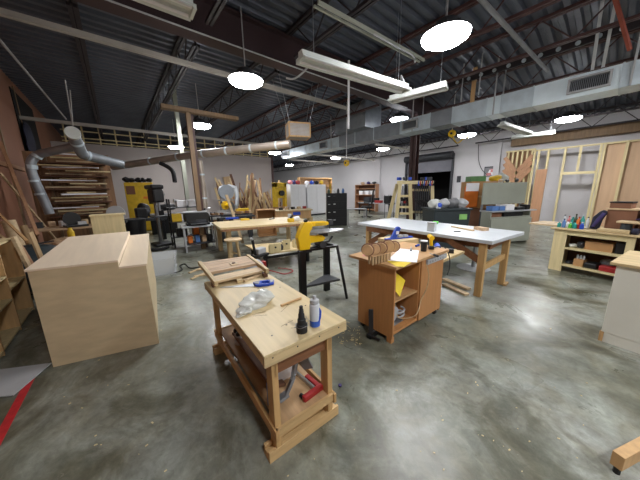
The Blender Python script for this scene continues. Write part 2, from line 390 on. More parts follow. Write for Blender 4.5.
# spray can
p = AZ(315, 325.5, WZ)
t = thing('spray_can', 'blue and white spray can with grey cap on the workbench', 'spray can', p, R(20))
build('can_body', MB().lathe([(.029, 0), (.034, .004), (.034, .146), (.029, .154), (.018, .16)], n=24), 'white_lam', t, smooth=True)
build('blue_wrap', MB().lathe([(.0344, .006), (.0348, .008), (.0348, .04), (.0344, .045)], n=24), 'blue_can', t, smooth=True)
build('blue_swoosh', MB().tube([(-.004, -.030, .035), (.008, -.029, .065), (.014, -.0275, .1), (.006, -.030, .13)], [.008, .013, .014, .005], 8), 'blue', t, smooth=True)
build('cap', MB().lathe([(.026, .158), (.03, .162), (.029, .182), (.013, .188), (.012, .206), (.008, .21)], n=20), 'lt_grey', t, smooth=True)
# hose reducer
p = AZ(302, 331.5, WZ)
t = thing('hose_reducer', 'black stepped dust hose adapter with wire clamp on the workbench', 'adapter', p)
build('stepped_body', MB().lathe([(.033, 0), (.035, .004), (.034, .05), (.027, .056), (.026, .085), (.021, .09), (.019, .12), (.016, .125), (.0145, .15), (.012, .153), (.011, .172)], n=22), 'black_rub', t, smooth=True)
pts = [(.039*math.cos(a), .039*math.sin(a), .046+.004*math.sin(3*a)) for a in [i*2*math.pi/18 for i in range(19)]]
build('wire_clamp', MB().tube(pts, .0022, 6).tube([(.039, 0, .046), (.055, -.008, .055), (.05, .012, .066), (.035, .01, .06)], .002, 6).tube([(-.038, 0, .046), (-.052, -.006, .052), (-.05, .01, .04)], .002, 6), 'steel', t, smooth=True)
build('wire_loop', MB().tube([(.025+.012*math.cos(a), .0, .085+.012*math.sin(a)) for a in [i*2*math.pi/12 for i in range(13)]], .0016, 5), 'steel', t)
# wooden dowel stick
a, b = AZ(281, 305.5, WZ+.009), AZ(301, 298, WZ+.009)
single('wooden_stick', MB().tube([a, b], .009, 10), 'ply_warm', 'short round wooden stick lying by the plastic bag', 'stick', smooth=True)
# crumpled bag
p = AZ(256, 306, WZ)
def bag(): 
    mb = MB().blob((0, 0, .04), (.13, .07, .055), .28, 3, 4).blob((-.12, -.03, .02), (.06, .045, .028), .3, 5, 3).blob((.08, .02, .035), (.06, .06, .055), .25, 9, 3)
    rn = random.Random(2)
    for v in mb.bm.verts:
        q = v.co; k = .006*math.sin(q.x*90+q.y*40)+.005*math.sin(q.y*120-q.z*80)+.004*math.sin(q.z*150+q.x*60)
        v.co = q*(1+k*6); v.co.z = max(.0015, v.co.z)
    return mb
single('plastic_bag', bag(), 'bag', 'crumpled clear plastic bag lying on the workbench', 'plastic bag', loc=p, rz=R(12))
# handsaw
a, b = AZ(220, 287.5, WZ+.003), AZ(274, 283.5, WZ+.003)
d = (b-a); L = .52; ang = math.atan2(d.y, d.x); Ls = d.length
t = thing('handsaw', 'handsaw with blue and grey grip lying on the workbench', 'saw', (a.x, a.y, WZ+.002), ang)
build('blade', MB().prism([(0, -.006), (Ls*.72, -.045), (Ls*.72, .045), (0, .014)], 0, .0022), 'alu', t)
h = MB()
hp = [(Ls*.66, -.05), (Ls*.74, -.06), (Ls*.92, -.05), (Ls, -.03), (Ls*1.0, .05), (Ls*.9, .06), (Ls*.72, .05), (Ls*.6, .02)]
h.prism(hp[:3]+[(Ls*.9, -.028), (Ls*.76, -.03)], .0, .024).prism([hp[3], hp[4], hp[5], (Ls*.88, .03), (Ls*.93, -.02), (Ls*.9, -.045)], 0, .024).prism([hp[5], hp[6], hp[7], (Ls*.66, -.05), (Ls*.76, -.03), (Ls*.77, .03), (Ls*.88, .03)], 0, .024)
build('grip', h, 'blue', t, bev=.004)
build('grip_pad', MB().prism([(Ls*.62, -.02), (Ls*.72, -.045), (Ls*.73, .04), (Ls*.64, .02)], .0245, .029), 'grey', t)
build('grip_pad', MB().prism([(Ls*.94, -.02), (Ls*.99, -.015), (Ls*.99, .04), (Ls*.92, .045)], .0245, .029), 'lt_grey', t)
# slatted wooden panel on the bench end
P0, P1, P2, P3 = AZ(214.5, 284.5, .82), AZ(269, 271, .82), AZ(249, 256, .82), AZ(198, 263.5, .82)
def lerp(a, b, t): return a+(b-a)*t
def quad(u, v, z=0): return lerp(lerp(P0, P1, u), lerp(P3, P2, u), v)+Vector((0, 0, z))
t = thing('slat_board', 'glued wood slat board clamped between two pale side rails on the workbench end', 'wood panel', (0, 0, 0))
def qbox(u0, u1, v0, v1, z0, z1): return MB().hexa([quad(u0, v0, z0), quad(u1, v0, z0), quad(u1, v1, z0), quad(u0, v1, z0), quad(u0, v0, z1), quad(u1, v0, z1), quad(u1, v1, z1), quad(u0, v1, z1)])
build('side_rail', qbox(0, .06, 0, 1, -.02, .025), 'pine_y', t, bev=.002)
build('side_rail', qbox(.94, 1, 0, 1, -.02, .025), 'pine_y', t, bev=.002)
for k in range(5): build('slat', qbox(.062, .938, .42+k*.11, .525+k*.11, -.012, .014), 'walnut', t)
build('slat', qbox(.062, .938, .12, .33, -.03, -.01), 'lumber_pale', t)
build('riser', qbox(.0, .05, .12, .2, -.063, -.021), 'dark_wood', t); build('riser', qbox(.9, .98, .02, .1, -.063, -.021), 'dark_wood', t)
build('riser', qbox(.4, .5, .05, .12, -.063, -.031), 'pine_x', t)
build('small_block', qbox(.48, .62, .52, .68, .0145, .022), 'lumber_pale', t)
q = quad(.55, .6, .024); build('knob', MB().cyl(q, q+Vector((0, 0, .008)), .018, n=14), 'dark_wood', t)
a, b = AZ(244, 281, WZ+.012), AZ(264, 273, WZ+.012)
single('white_strip', MB().bar(a, b, .035, .02), 'lumber_pale', 'small white wood strip in front of the slat board', 'wood strip')
# tape tin and red tool behind the panel
# lower shelf contents
z = .219
q = WL(-.03, -.42, z)
t = thing('bent_strap', 'bent grey metal band standing on the workbench lower shelf', 'strap', q, WR)
pp = [(-.12, -.1, .03), (-.06, -.1, .04), (.0, -.1, .14), (.03, -.1, .27), (.07, -.1, .28), (.11, -.08, .2), (.15, -.06, .12)]
for a_, b_ in zip(pp, pp[1:]): build('band_piece', MB().bar(a_, Vector(b_)+(Vector(b_)-Vector(a_))*.12, .07, .018, (0, .3, 1)), 'grey', t)
q = WL(.09, -.50, z)
t = thing('bar_clamp', 'bar clamp with red jaws lying on the workbench lower shelf', 'clamp', q, WR+R(5))
build('jaw', MB().box(-.11, .06, -.12, -.085, 0, .04), 'red', t, bev=.006)
build('jaw', MB().box(.02, .055, -.085, .05, .0, .035), 'red', t, bev=.006)
build('bar', MB().box(.0, .015, -.08, .42, .005, .03), 'alu', t)
build('pad', MB().cyl((-.1, -.085, .02), (-.1, -.06, .02), .015, n=12), 'black', t)
q = WL(.05, -.17, z)
single('white_board', MB().hexa([(-.16, -.2, .0), (-.02, -.2, .0), (-.0, -.17, .0), (-.14, -.17, .0), (-.06, -.2, .33), (.2, -.2, .33), (.2, -.17, .33), (-.06, -.17, .33)]), 'paper', 'white triangular board leaning under the workbench top', 'board', loc=q+Vector((0, 0, .01)), rz=WR)
q = WL(-.1, .0, z)
single('brown_plank', MB().cbox((0, 0, .035), (.12, .85, .02), ry=R(20)), 'hardboard', 'dark brown plank on the workbench lower shelf', 'plank', loc=q+Vector((0, 0, .005)), rz=WR)
q = WL(-.2, -.52, z)
single('blue_tool_case', MB().box(-.012, .012, -.04, .04, 0, .17), 'blue_soft', 'narrow blue case behind the front bench leg', 'case', loc=q, rz=WR, bev=.004)
q = WL(-.12, .32, z)
t = thing('hand_plane_knobs', 'small router with three black knobs on the lower shelf', 'router', q, WR)
build('base', MB().lathe([(.05, 0), (.05, .02), (.035, .03), (.03, .09)], n=18), 'lt_grey', t, smooth=True)
for k in range(3):
    a = k*2.1; build('knob', MB().lathe([(.008, .09), (.02, .1), (.024, .12), (.012, .135)], (.04*math.cos(a), .04*math.sin(a), 0), 12), 'black', t, smooth=True)

# ---- big plywood counter box at left
def PX(px, py, z): v = AZ(px, py, z); return (v.x, v.y)
t = thing('plywood_counter', 'large pale plywood counter box with a stepped top', 'counter', (0, 0, 0))
FL, NS, FR = (-.695, 3.235), (-.075, 3.06), (.14, 3.0)
BL, BS, BR = (-.64, 5.35), (.10, 5.32), (.36, 5.3)
zt, zs = .985, .915
def inset(p, q, s): return (p[0]+(q[0]-p[0])*s, p[1]+(q[1]-p[1])*s)
build('front_panel', MB().hexa([(FL[0], FL[1], 0), (FR[0], FR[1], 0), (FR[0]+.006, FR[1]+.02, 0), (FL[0]+.006, FL[1]+.02, 0), (FL[0], FL[1], zs-.02), (FR[0], FR[1], zs-.02), (FR[0]+.006, FR[1]+.02, zs-.02), (FL[0]+.006, FL[1]+.02, zs-.02)]), 'birch_side', t)
build('upper_front', MB().prism([FL, NS, (NS[0]+.006, NS[1]+.02), (FL[0]+.006, FL[1]+.02)], zs-.0195, zt-.02), 'birch_side', t)
build('side_panel', MB().prism([(FL[0], FL[1]+.0215), (FL[0]+.02, FL[1]+.0215), (BL[0]+.02, BL[1]), BL], 0, zt-.0205), 'birch_side', t)
build('side_panel', MB().prism([(FR[0]-.02, FR[1]+.0215), (FR[0], FR[1]+.0215), BR, (BR[0]-.02, BR[1])], 0, zs-.0205), 'birch_side', t)
build('back_panel', MB().prism([(BL[0]+.021, BL[1]-.02), (BR[0]-.021, BR[1]-.02), (BR[0]-.021, BR[1]), (BL[0]+.021, BL[1])], 0, zs-.0205), 'birch_side', t)
build('step_riser', MB().prism([(NS[0]-.02, NS[1]+.03), (NS[0], NS[1]+.03), BS, (BS[0]-.02, BS[1])], zs+.0005, zt-.0205), 'birch_top', t)
build('high_top', MB().prism([(FL[0]-.015, FL[1]-.01), (NS[0]+.004, NS[1]-.01), (BS[0]+.004, BS[1]+.01), (BL[0]-.01, BL[1]+.01)], zt-.02, zt), 'birch_top', t, bev=.002)
build('low_top', MB().prism([(NS[0]+.0005, NS[1]-.008), (FR[0]+.01, FR[1]-.008), (BR[0]+.01, BR[1]+.01), (BS[0]+.0005, BS[1]+.01)], zs-.02, zs), 'birch_top', t, bev=.002)
build('label_patch', MB().prism([(FR[0]+.001, FR[1]+.3), (FR[0]+.004, FR[1]+.3), (FR[0]+.02, FR[1]+.45), (FR[0]+.017, FR[1]+.45)], .3, .55), 'paper', t)
# box on the floor behind it
a, b = AY(90, 218, 5.75), AY(123.5, 216, 5.75)
t = thing('plywood_box', 'upright tan plywood box behind the large counter', 'box', ((a.x+b.x)/2, 5.9, 0), 0)
w = (b.x-a.x)/2
build('body', B(-w, w, -.15, .15, 0, a.z+.02), 'ply_pale', t, bev=.004)
build('lid', B(-w-.01, w+.03, -.16, .16, a.z+.0205, a.z+.04), 'ply_pale', t)

# ---- crates/cabinets along the left wall
def open_cab(name, label, x0, x1, y0, y1, h, shelves, mt='ply_warm', group=None, cat='cabinet'):
    t = thing(name, label, cat, (x0, y0, 0), 0, group); W, D = x1-x0, y1-y0
    build('side_panel', B(0, W, 0, .02, 0, h), mt, t); build('side_panel', B(0, W, D-.02, D, 0, h), mt, t)
    build('back_panel', B(0, .015, .021, D-.021, 0, h), mt, t); build('bottom_panel', B(.016, W, .021, D-.021, .03, .05), 'ply_pale', t)
    for s in shelves: build('shelf', B(.016, W, .021, D-.021, s, s+.02), 'ply_pale', t)
    build('top_panel', B(0, W, 0, D, h+.0005, h+.02), 'ply_pale', t)
    return t
open_cab('open_cabinet', 'plywood cabinet shell by the left wall, nearest the white sheet', -1.85, -1.12, 3.15, 3.85, .72, (.38,))
open_cab('open_cabinet', 'plywood cabinet shell with a shelf, second from the white sheet', -1.85, -1.13, 3.87, 4.5, .93, (.4, .68))
open_cab('open_cabinet', 'tall plywood cabinet shell by the left wall behind the others', -1.85, -1.14, 4.52, 5.2, 1.05, (.5,))
t = thing('leaning_sheet', 'narrow tan sheet leaning beside the tall plywood cabinet shell', 'sheet', (-1.0, 5.25, 0))
build('sheet', MB().cbox((.03, .12, .56), (.02, .22, 1.1), ry=R(-6)), 'scrap', t)
for i, (x, y, l, tl, m_) in enumerate(((-1.02, 4.95, 1.1, -8, 'lumber_pale'), (-1.0, 5.1, .95, -12, 'ply_red'))):
    single('leaning_board', MB().cbox((0, 0, l/2), (.03, .14, l), ry=R(tl)), m_, ['pale narrow board leaning beside the cabinets', 'reddish narrow board leaning beside the cabinets'][i], 'board', loc=(x, y, .01))
# long sticks leaning on left wall
for i, (pa, pb, r_, m_, lab) in enumerate((((0, 173), (57, 241), .022, 'lumber_pale', 'long pale stick crossing in front of the plywood wall'),
        ((0, 142), (38, 236), .035, 'ply_red', 'long reddish board leaning on the plywood wall'),
        ((-2, 213), (28, 243), .02, 'ply_warm', 'short orange stick leaning low by the plywood wall'),
        ((-5, 232), (10, 244), .02, 'pine_z', 'short pale stick lowest on the left by the cabinets'))):
    b = AX(pb[0], pb[1], (-1.4, -1.42, -1.1, -1.25)[i]); a = AX(pa[0], pa[1], -1.88)
    d = (b-a); b = a+d*(a.z/(a.z-b.z)) if i < 1 else b
    single('leaning_stick', MB().bar(a, b+Vector((0, 0, .02)), r_*1.6, r_*1.6), m_, lab, 'stick')
# white sheet on floor
q = [AZ(52, 364.5, 0), AZ(14, 397, 0), AZ(-6, 399, 0), AZ(-6, 372, 0)]
single('white_sheet', MB().prism([(v.x, v.y) for v in q], .012, .02), 'white_lam', 'flat white laminate sheet lying on the floor beside the red tape', 'sheet')

# ---- rolling cart with open shelves
CX0, CX1, CY0, CY1, CZ = 2.04, 3.05, 1.31, 1.80, .872
t = thing('shelf_cart', 'orange brown particle board cart with open shelves and one closed door', 'cart', (CX0, CY0, 0), R(-1.5))
W, D = CX1-CX0, CY1-CY0
build('tabletop', B(-.04, W+.05, -.04, D+.12, CZ-.03, CZ), 'particle_top', t, bev=.004)
build('side_panel', B(0, .02, 0, D, .06, CZ-.031), 'particle', t)
build('side_panel', B(W-.02, W, .0, D, .06, CZ-.031), 'particle', t)
build('divider', B(.46, .48, .002, D-.02, .13, CZ-.031), 'particle', t)
build('back_panel', B(.021, W-.021, D-.018, D, .1, CZ-.031), 'particle', t)
build('bottom_panel', B(.021, W-.021, .002, D-.02, .10, .13), 'particle', t)
build('shelf', B(.021, .459, .01, D-.02, .46, .48), 'particle_top', t)
dd = build('door', B(.481, W-.021, -.015, .0, .10, CZ-.035), 'particle', t, bev=.002)
for (x, y) in ((.03, .03), (W-.06, .03), (.03, D-.06), (W-.06, D-.06)): build('caster', MB().cyl((x, y+.015, .03), (x+.03, y+.015, .03), .03, n=14), 'black', t)
build('foot_block', B(.0, .05, .01, .07, 0.0, .059), 'particle', t)
ps = build('power_strip', B(.56, W-.0, -.04, -.0155, CZ-.10, CZ-.045), 'lt_grey', t, bev=.004)
mb = MB()
for k in range(6): mb.box(.6+k*.06, .615+k*.06, -.0425, -.0402, CZ-.08, CZ-.065)
build('outlet', mb, 'grey', ps)
CB = Matrix.Translation((CX0, CY0, 0)) @ Matrix.Rotation(R(-1.5), 4, 'Z')
def CL(x, y, z): return CB @ Vector((x, y, z))
# power cable
pts = [CL(.5, -.05, .8), CL(.54, -.07, .66), CL(.55, -.05, .5), CL(.5, -.02, .36), CL(.4, -.03, .22), CL(.3, .05, .17), CL(.25, .12, .2), CL(.33, .2, .38), CL(.4, .18, .42)]
def smooth_pts(p, n=5):
    out = []; p = [Vector(q) for q in p]
    for i in range(len(p)-1):
        a, b, c, d = p[max(i-1, 0)], p[i], p[i+1], p[min(i+2, len(p)-1)]
        for k in range(n):
            u = k/n; out.append(.5*((2*b)+(-a+c)*u+(2*a-5*b+4*c-d)*u*u+(-a+3*b-3*c+d)*u**3))
    out.append(p[-1]); return out
single('power_cable', MB().tube(smooth_pts(pts), .006, 6), 'lumber_pale', 'pale cable dangling down the front of the particle board cart', 'cable', smooth=True)
pts = [CL(W-.1, .1, CZ+.02), CL(W+.12, .06, CZ), CL(W+.2, .02, .75), CL(W+.2, -.0, .6), CL(W+.1, -.02, .52)]
single('black_cable', MB().tube(smooth_pts(pts), .006, 6), 'black', 'black cable hanging past the cart right side', 'cable', smooth=True)
# cart contents
q = CL(.2, .05, .481)
t = thing('yellow_folder', 'bright yellow folder propped on the cart middle shelf', 'folder', q, R(10))
build('cover', MB().hexa([(-.08, -.02, .02), (.16, .02, .12), (.16, .03, .125), (-.08, -.01, .025), (-.1, .1, .16), (.1, .16, .24), (.1, .17, .24), (-.1, .11, .16)]), 'yellow_paper', t)
q = CL(.3, .12, .481); single('red_marker', MB().cyl((0, 0, .018), (.1, .03, .018), .016, n=10), 'red', 'red marker beside the yellow folder', 'marker', loc=q)
q = CL(.24, .28, .481); single('crumpled_rag', MB().blob((0, 0, .04), (.1, .07, .045), .25, 12), 'dk_grey', 'dark crumpled rag at the back of the cart middle shelf', 'rag', loc=q, smooth=True)
q = CL(.13, .14, .131)
t = thing('circular_saw', 'dusty circular saw on the cart bottom shelf', 'saw', q, R(0))
build('base_plate', B(-.08, .18, -.07, .08, 0, .006), 'steel', t)
build('blade_guard', MB().plate([(.05+.1*math.cos(a), .1+.09*math.sin(a)) for a in [i*math.pi/9 for i in range(19)]], -.02, .02), 'lt_grey', t, smooth=True)
build('motor', MB().cyl((.04, .025, .1), (.04, .14, .1), .045, n=16), 'dk_grey', t, smooth=True)
build('handle', MB().tube([(.05, .04, .15), (0, .04, .2), (-.06, .04, .17), (-.08, .04, .1)], .016, 8), 'black', t, smooth=True)
q = CL(.32, .14, .131); single('coiled_hose', MB().tube([(.07*math.cos(a), .05*math.sin(a), .012+.008*a) for a in [i*.45 for i in range(30)]], .011, 7), 'lt_grey', 'small coil of grey hose on the cart bottom shelf', 'hose', loc=q, smooth=True)
# on the cart top
def slice_stack():
    rn = random.Random(4)
    for i in range(6):
        px = (378, 386, 394, 372, 383, 391)[i]; py = (247, 248, 252, 251, 254, 257)[i]; p = AZ(px, py+5, CZ)
        yield i, p, rn
sp = AZ(379, 262, CZ)
t = thing('peg_block', 'lattice of thin wooden pegs standing at the cart corner', 'peg block', AZ(379, 262, CZ), R(-5))
mb = MB()
for i in range(7):
    for j in range(2): mb.box(-.14+i*.042, -.118+i*.042, -.04+j*.05, -.03+j*.05, 0, .085)
build('pegs', mb, 'scrap', t); build('peg_rail', B(-.145, .15, -.045, .03, .0855, .095), 'skin_wood', t)
for i, (px, py, r_) in enumerate(((371, 245, .05), (378, 247, .048), (386, 249, .05), (393, 252, .055), (397, 256, .045))):
    b = AZ(px, py+8, CZ+.096+0*i); b = sp+Vector((.085*i-.15, .03-.02*i, 0)); b.z = CZ+.0965+r_*1.12
    t = thing('wood_slice', ['round wood slice at the left end of the row on the pegs', 'second wood slice from the left on the pegs', 'middle wood slice in the row on the pegs', 'fourth wood slice from the left on the pegs', 'round wood slice at the right end of the row on the pegs'][i], 'wood slice', b, R((-62, -48, -68, -44, -58)[i]), 'wood slices on the peg block')
    r_ *= 1.12; build('disc', MB().cyl((0, -.03, 0), (0, .03, 0), r_, n=18), 'skin_wood', t, smooth=True)
    build('bark_ring', MB().tube([((r_+.001)*math.cos(a), 0, (r_+.001)*math.sin(a)) for a in [k*math.pi/9 for k in range(19)]], .011, 6), 'card_dark', t)
v = [AZ(387, 261, CZ), AZ(400, 249, CZ), AZ(419, 251, CZ), AZ(417, 263, CZ)]
single('white_paper', MB().prism([(p.x, p.y) for p in v], CZ+.004, CZ+.007), 'paper', 'white sheet of paper on the cart top', 'paper')
v = [AZ(385, 260, CZ), AZ(412, 262, CZ), AZ(404, 267.2, CZ), AZ(396, 266.5, CZ)]
single('yellow_paper', MB().prism([(p.x, p.y) for p in v], CZ+.001, CZ+.0035), 'yellow_paper', 'yellow sheet at the cart front edge under the white paper', 'paper')
v = AZ(367, 255, CZ); single('pink_note', MB().cbox((0, 0, .002), (.12, .07, .003), rz=R(20)), 'pink', 'pink note at the cart left corner', 'note', loc=v)
p = AZ(423.5, 251, CZ)
t = thing('glue_pot', 'black paper cup with white rim on the cart', 'cup', p)
build('pot_body', MB().lathe([(.034, 0), (.04, .12)], n=20), 'black', t, smooth=True); build('rim', MB().lathe([(.041, .121), (.043, .124), (.041, .13)], n=20), 'paper', t)
p = AZ(431, 249, CZ)
t = thing('yellow_driver', 'yellow cordless driver standing on the cart', 'driver', p, R(40))
build('battery', B(-.04, .04, -.03, .03, 0, .045), 'black', t, bev=.006); build('grip', MB().cyl((0, 0, .045), (0, .01, .13), .02, n=12), 'yellow', t, smooth=True); build('motor', MB().cyl((-.06, .01, .15), (.08, .01, .15), .027, n=14), 'yellow', t, smooth=True); build('chuck', MB().cyl((.08, .01, .15), (.12, .01, .15), .018, .01, n=12), 'black', t)
for i, (px, py, l, c_, lab) in enumerate(((419, 246, .1, 'blue', 'blue screwdriver at the cart back edge'), (411, 250, .12, 'steel', 'steel wrench beside the black cup'), (434, 256, .08, 'black', 'black chisel at the cart right edge'))):
    p = AZ(px, py, CZ); t = thing('hand_tool', lab, 'tool', p, R(30*i))
    build('shaft', MB().cyl((0, 0, .012), (l, 0, .012), .005, n=8), 'steel', t); build('handle', MB().cyl((-l*.8, 0, .014), (0, 0, .014), .013, n=10), c_, t)
# clamp leaning at cart foot
p = AZ(371, 337, 0)
t = thing('angle_clamp', 'black quick clamp leaning against the cart side at its foot', 'clamp', p, R(0))
build('bar', MB().bar((0, 0, .03), (.05, .05, .3), .05, .015), 'black', t, bev=.003)
build('jaw', MB().box(-.05, .09, -.03, .03, 0, .05), 'blk_metal', t, bev=.008); build('screw', MB().cyl((.05, .0, .05), (.14, .02, .02), .012, n=8), 'steel', t)
for (dx, l) in ((-.02, .14), (.08, .12)): build('lever', MB().cyl((dx, -.02, .03), (dx+.02, -.12, .02), .014, n=8), 'black', t)

# ---- scroll saw on stand
ZS = .80
t = thing('scroll_saw_stand', 'black steel three legged stand under the yellow scroll saw', 'stand', (0, 0, 0))
A0 = AZ(302, 318, 0); A1 = AZ(327, 291, 0); A2 = AZ(347, 298.5, 0)
bz = .80
Pa, Pb, Pc = AZ(302, 251, bz), AZ(327, 248, bz), AZ(337, 246, bz)
A0 = Vector((Pa.x-.03, Pa.y-.03, 0)); A1 = Vector((Pb.x+.22, Pb.y+.27, 0))
Pb2 = Vector((A1.x-.02, A1.y-.03, bz))
build('front_leg', MB().bar(A0, Pa, .10, .06, (0, 1, 0)), 'blk_metal', t, bev=.004)
build('rear_leg', MB().bar(A1, Pb2, .10, .06, (0, 1, 0)), 'blk_metal', t, bev=.004)
build('splayed_leg', MB().bar(A2, Pc+Vector((.0, .0, 0)), .03, .03), 'blk_metal', t)
build('top_bar', MB().bar(Pa, Pc, .05, .03), 'blk_metal', t); build('top_bar', MB().bar(Pc, Pb2, .05, .03), 'blk_metal', t); build('top_bar', MB().bar(Pa, Pb2, .05, .03), 'blk_metal', t)
za = Vector((0, 0, .27))
a = A0+za; b = A1+za; c = AZ(340, 280, .27)
build('tray_shelf', MB().prism([(a.x, a.y), (c.x, c.y), (b.x, b.y)], .26, .29), 'dk_grey', t)
ux = (Pc-Pa); ux.z = 0; ang = math.atan2(ux.y, ux.x)
t = thing('scroll_saw', 'yellow scroll saw with grey oval table on a black stand', 'scroll saw', (Pa.x, Pa.y, bz+.02), ang)
prof = [(-.06, 0), (.10, 0), (.11, .12), (.16, .14), (.34, .10), (.42, .13), (.42, .17), (.2, .24), (.12, .25), (.11, .32), (.2, .34), (.44, .33), (.46, .37), (.38, .42), (.1, .41), (.02, .40), (-.04, .28), (-.08, .2)]
# body: column, lower arm, upper arm
t.scale = (1, 1, .9)
build('motor_column', MB().plate([(-.05, 0), (.10, 0), (.12, .10), (.10, .24), (.16, .37), (.12, .42), (.02, .42), (-.03, .32), (-.075, .2), (-.07, .16)], -.055, .055), 'yellow', t, bev=.012)
build('lower_arm', MB().plate([(.08, .09), (.32, .10), (.36, .15), (.30, .20), (.1, .21)], -.04, .04), 'yellow', t, bev=.01)
build('upper_arm', MB().plate([(.13, .345), (.38, .345), (.42, .36), (.41, .40), (.34, .415), (.12, .42)], -.035, .035), 'yellow', t, bev=.012)
build('nameplate', B(.2, .36, -.0375, -.0355, .355, .395), 'yellow_soft', t)
build('blade_head', MB().box(.42, .49, -.03, .03, .345, .43), 'dk_grey', t, bev=.006)
build('tension_knob', MB().lathe([(.02, .42), (.03, .43), (.03, .45), (.015, .46)], (.07, 0, 0), 12), 'black', t)
pts = [( .385+.29*math.cos(a), .15*math.sin(a)) for a in [i*2*math.pi/28 for i in range(28)]]
build('saw_table', MB().prism(pts, .245, .262), 'cast', t, bev=.004)
build('tilt_trunnion', MB().box(.28, .4, -.03, .03, .17, .244), 'dk_grey', t)
build('motor_housing', MB().cyl((.3, -.07, .05), (.3, .1, .05), .055, n=18), 'dk_grey', t, smooth=True)
build('speed_handle', MB().tube([(.34, 0, .07), (.42, -.02, .08), (.48, -.02, .16)], .016, 8), 'black', t, smooth=True)
build('dust_blower', MB().tube([(.44, .03, .34), (.47, .05, .31), (.46, .03, .28)], .006, 6), 'black', t)

# ---- white topped table
t = thing('white_top_table', 'long white topped table on pine legs', 'table', (0, 0, 0))
TZ = .885
V = [AZ(357.5, 223.5, TZ), AZ(492.5, 241.6, TZ), AZ(524.6, 232, TZ), AZ(395, 217.3, TZ)]
V = [(4.16, 3.7), (3.93, 1.02), (5.12, .90), (5.5, 3.66)]
build('tabletop', MB().prism(V, TZ-.055, TZ), 'white_lam', t, bev=.006)
legs = [(4.02, 1.15), (4.82, 1.06), (4.24, 3.45), (5.3, 3.4)]
for (x, y) in legs: build('leg', B(x-.03, x+.06, y-.045, y+.045, 0, TZ-.056), 'bench_leg', t, bev=.003)
build('apron', B(4.13, 4.16, 1.2, 3.4, TZ-.16, TZ-.057), 'apron_brown', t); build('apron', B(4.1, 4.8, 1.08, 1.11, TZ-.16, TZ-.057), 'apron_brown', t)
build('stretcher', MB().bar((4.08, 1.13, .45), (4.82, 1.06, .5), .035, .09), 'bench_leg', t)
build('knee_brace', MB().bar((4.04, 1.18, .55), (4.04, 1.65, .8), .03, .1), 'apron_brown', t)
build('knee_brace', MB().bar((4.22, 3.4, .45), (4.2, 2.85, .8), .03, .1), 'apron_brown', t)
build('foot_strip', B(4.78, 4.95, .98, 1.02, 0, .03), 'bench_leg', t)
def on_table(px, py): return AZ(px, py, TZ+.001)
p = on_table(435.5, 223.5); single('tape_roll', MB().lathe([(.045, 0), (.055, .002), (.055, .045), (.045, .047)], n=20), 'lime', 'bright green tape roll on the white table', 'tape roll', loc=p)
p = on_table(431.5, 231); t = thing('grey_caddy', 'grey square tin standing on the white table edge', 'tin', p, R(10)); build('tin_body', B(-.07, .07, -.06, .06, 0, .14), 'white_lam', t, bev=.008); build('tin_lid', B(-.072, .072, -.062, .062, .1405, .155), 'lt_grey', t)
p = on_table(462, 229); single('pale_batten', MB().cbox((0, 0, .012), (.5, .05, .022), rz=R(62)), 'lumber_pale', 'thin pale batten lying on the white table', 'batten', loc=p)
p = on_table(481, 230); single('oak_block', MB().cbox((0, 0, .025), (.2, .12, .05), rz=R(60)), 'walnut', 'small brown wood block on the white table', 'wood block', loc=p)
p = on_table(454, 232); single('black_pencil', MB().cyl((0, 0, .008), (.1, -.06, .008), .008, n=8), 'black', 'short black pencil on the white table', 'pencil', loc=p)
# pedestal disc and lumber on floor by it
p = AZ(473, 268, 0); t = thing('pedestal_stand', 'round grey pedestal foot standing under the white table', 'pedestal', p)
build('disc', MB().lathe([(.3, 0), (.3, .012), (.06, .03)], n=28), 'lt_grey', t, smooth=True); build('post', MB().cyl((0, 0, .03), (0, 0, .62), .035, n=14), 'steel', t, smooth=True)
for i, (pa, pb, lab) in enumerate((((444, 279), (469, 289), 'pale offcut board on the floor right of the cart, farther one'), ((444, 284), (467, 294.5), 'pale offcut board on the floor right of the cart, nearer one'))):
    a, b = AZ(*pa, .02), AZ(*pb, .02); single('offcut_board', MB().bar(a, b, .09, .03), 'lumber_pale', lab, 'board')
# second low table behind the cart with the blue tool
t = thing('outfeed_table', 'light topped low work table between the cart and the white table', 'table', (0, 0, 0))
build('tabletop', B(3.16, 3.86, 1.33, 2.6, .665, .70), 'pine_y', t); build('table_case', B(3.22, 3.8, 1.7, 2.5, .1, .66), 'apron_brown', t)
for (x, y) in ((3.2, 1.85), (3.82, 1.95), (3.2, 2.55), (3.82, 2.55)): build('leg', B(x-.03, x+.03, y-.03, y+.03, 0, .664), 'pine_z', t)
p = AZ(398, 252, .756); 
t = thing('pine_block', 'pale laminated pine block lying behind the cart top', 'wood block', (3.4, 2.2, .701), R(-12))
build('block', B(-.2, .3, -.2, .2, 0, .13), 'pine_x', t, bev=.004)
t = thing('blue_clamp', 'blue clamping jig resting on the pale pine block', 'jig', (3.38, 2.17, .832), R(-20))
build('base_bar', MB().bar((-.22, 0, .012), (.3, 0, .012), .05, .024), 'blue', t, bev=.004)
build('upright', MB().plate([(-.12, .02), (-.02, .02), (.06, .17), (.02, .2), (-.02, .19)], -.02, .02), 'blue', t, bev=.004)
build('label', MB().box(-.03, .02, -.0215, -.0205, .08, .13), 'paper', t)
build('slider', B(.02, .1, -.03, .03, .025, .06), 'lt_grey', t); build('slider', B(.13, .2, -.03, .03, .025, .055), 'lt_grey', t)
t = thing('drill', 'blue and black drill lying under the white table edge', 'drill', (3.62, 1.62, .701), R(30))
build('motor', MB().cyl((-.1, 0, .05), (.12, 0, .05), .04, n=14), 'blue', t, smooth=True); build('grip', MB().cyl((-.06, 0, .04), (-.1, -.14, .03), .022, n=10), 'black', t); build('battery', B(-.15, -.06, -.2, -.13, 0, .06), 'black', t, bev=.006)

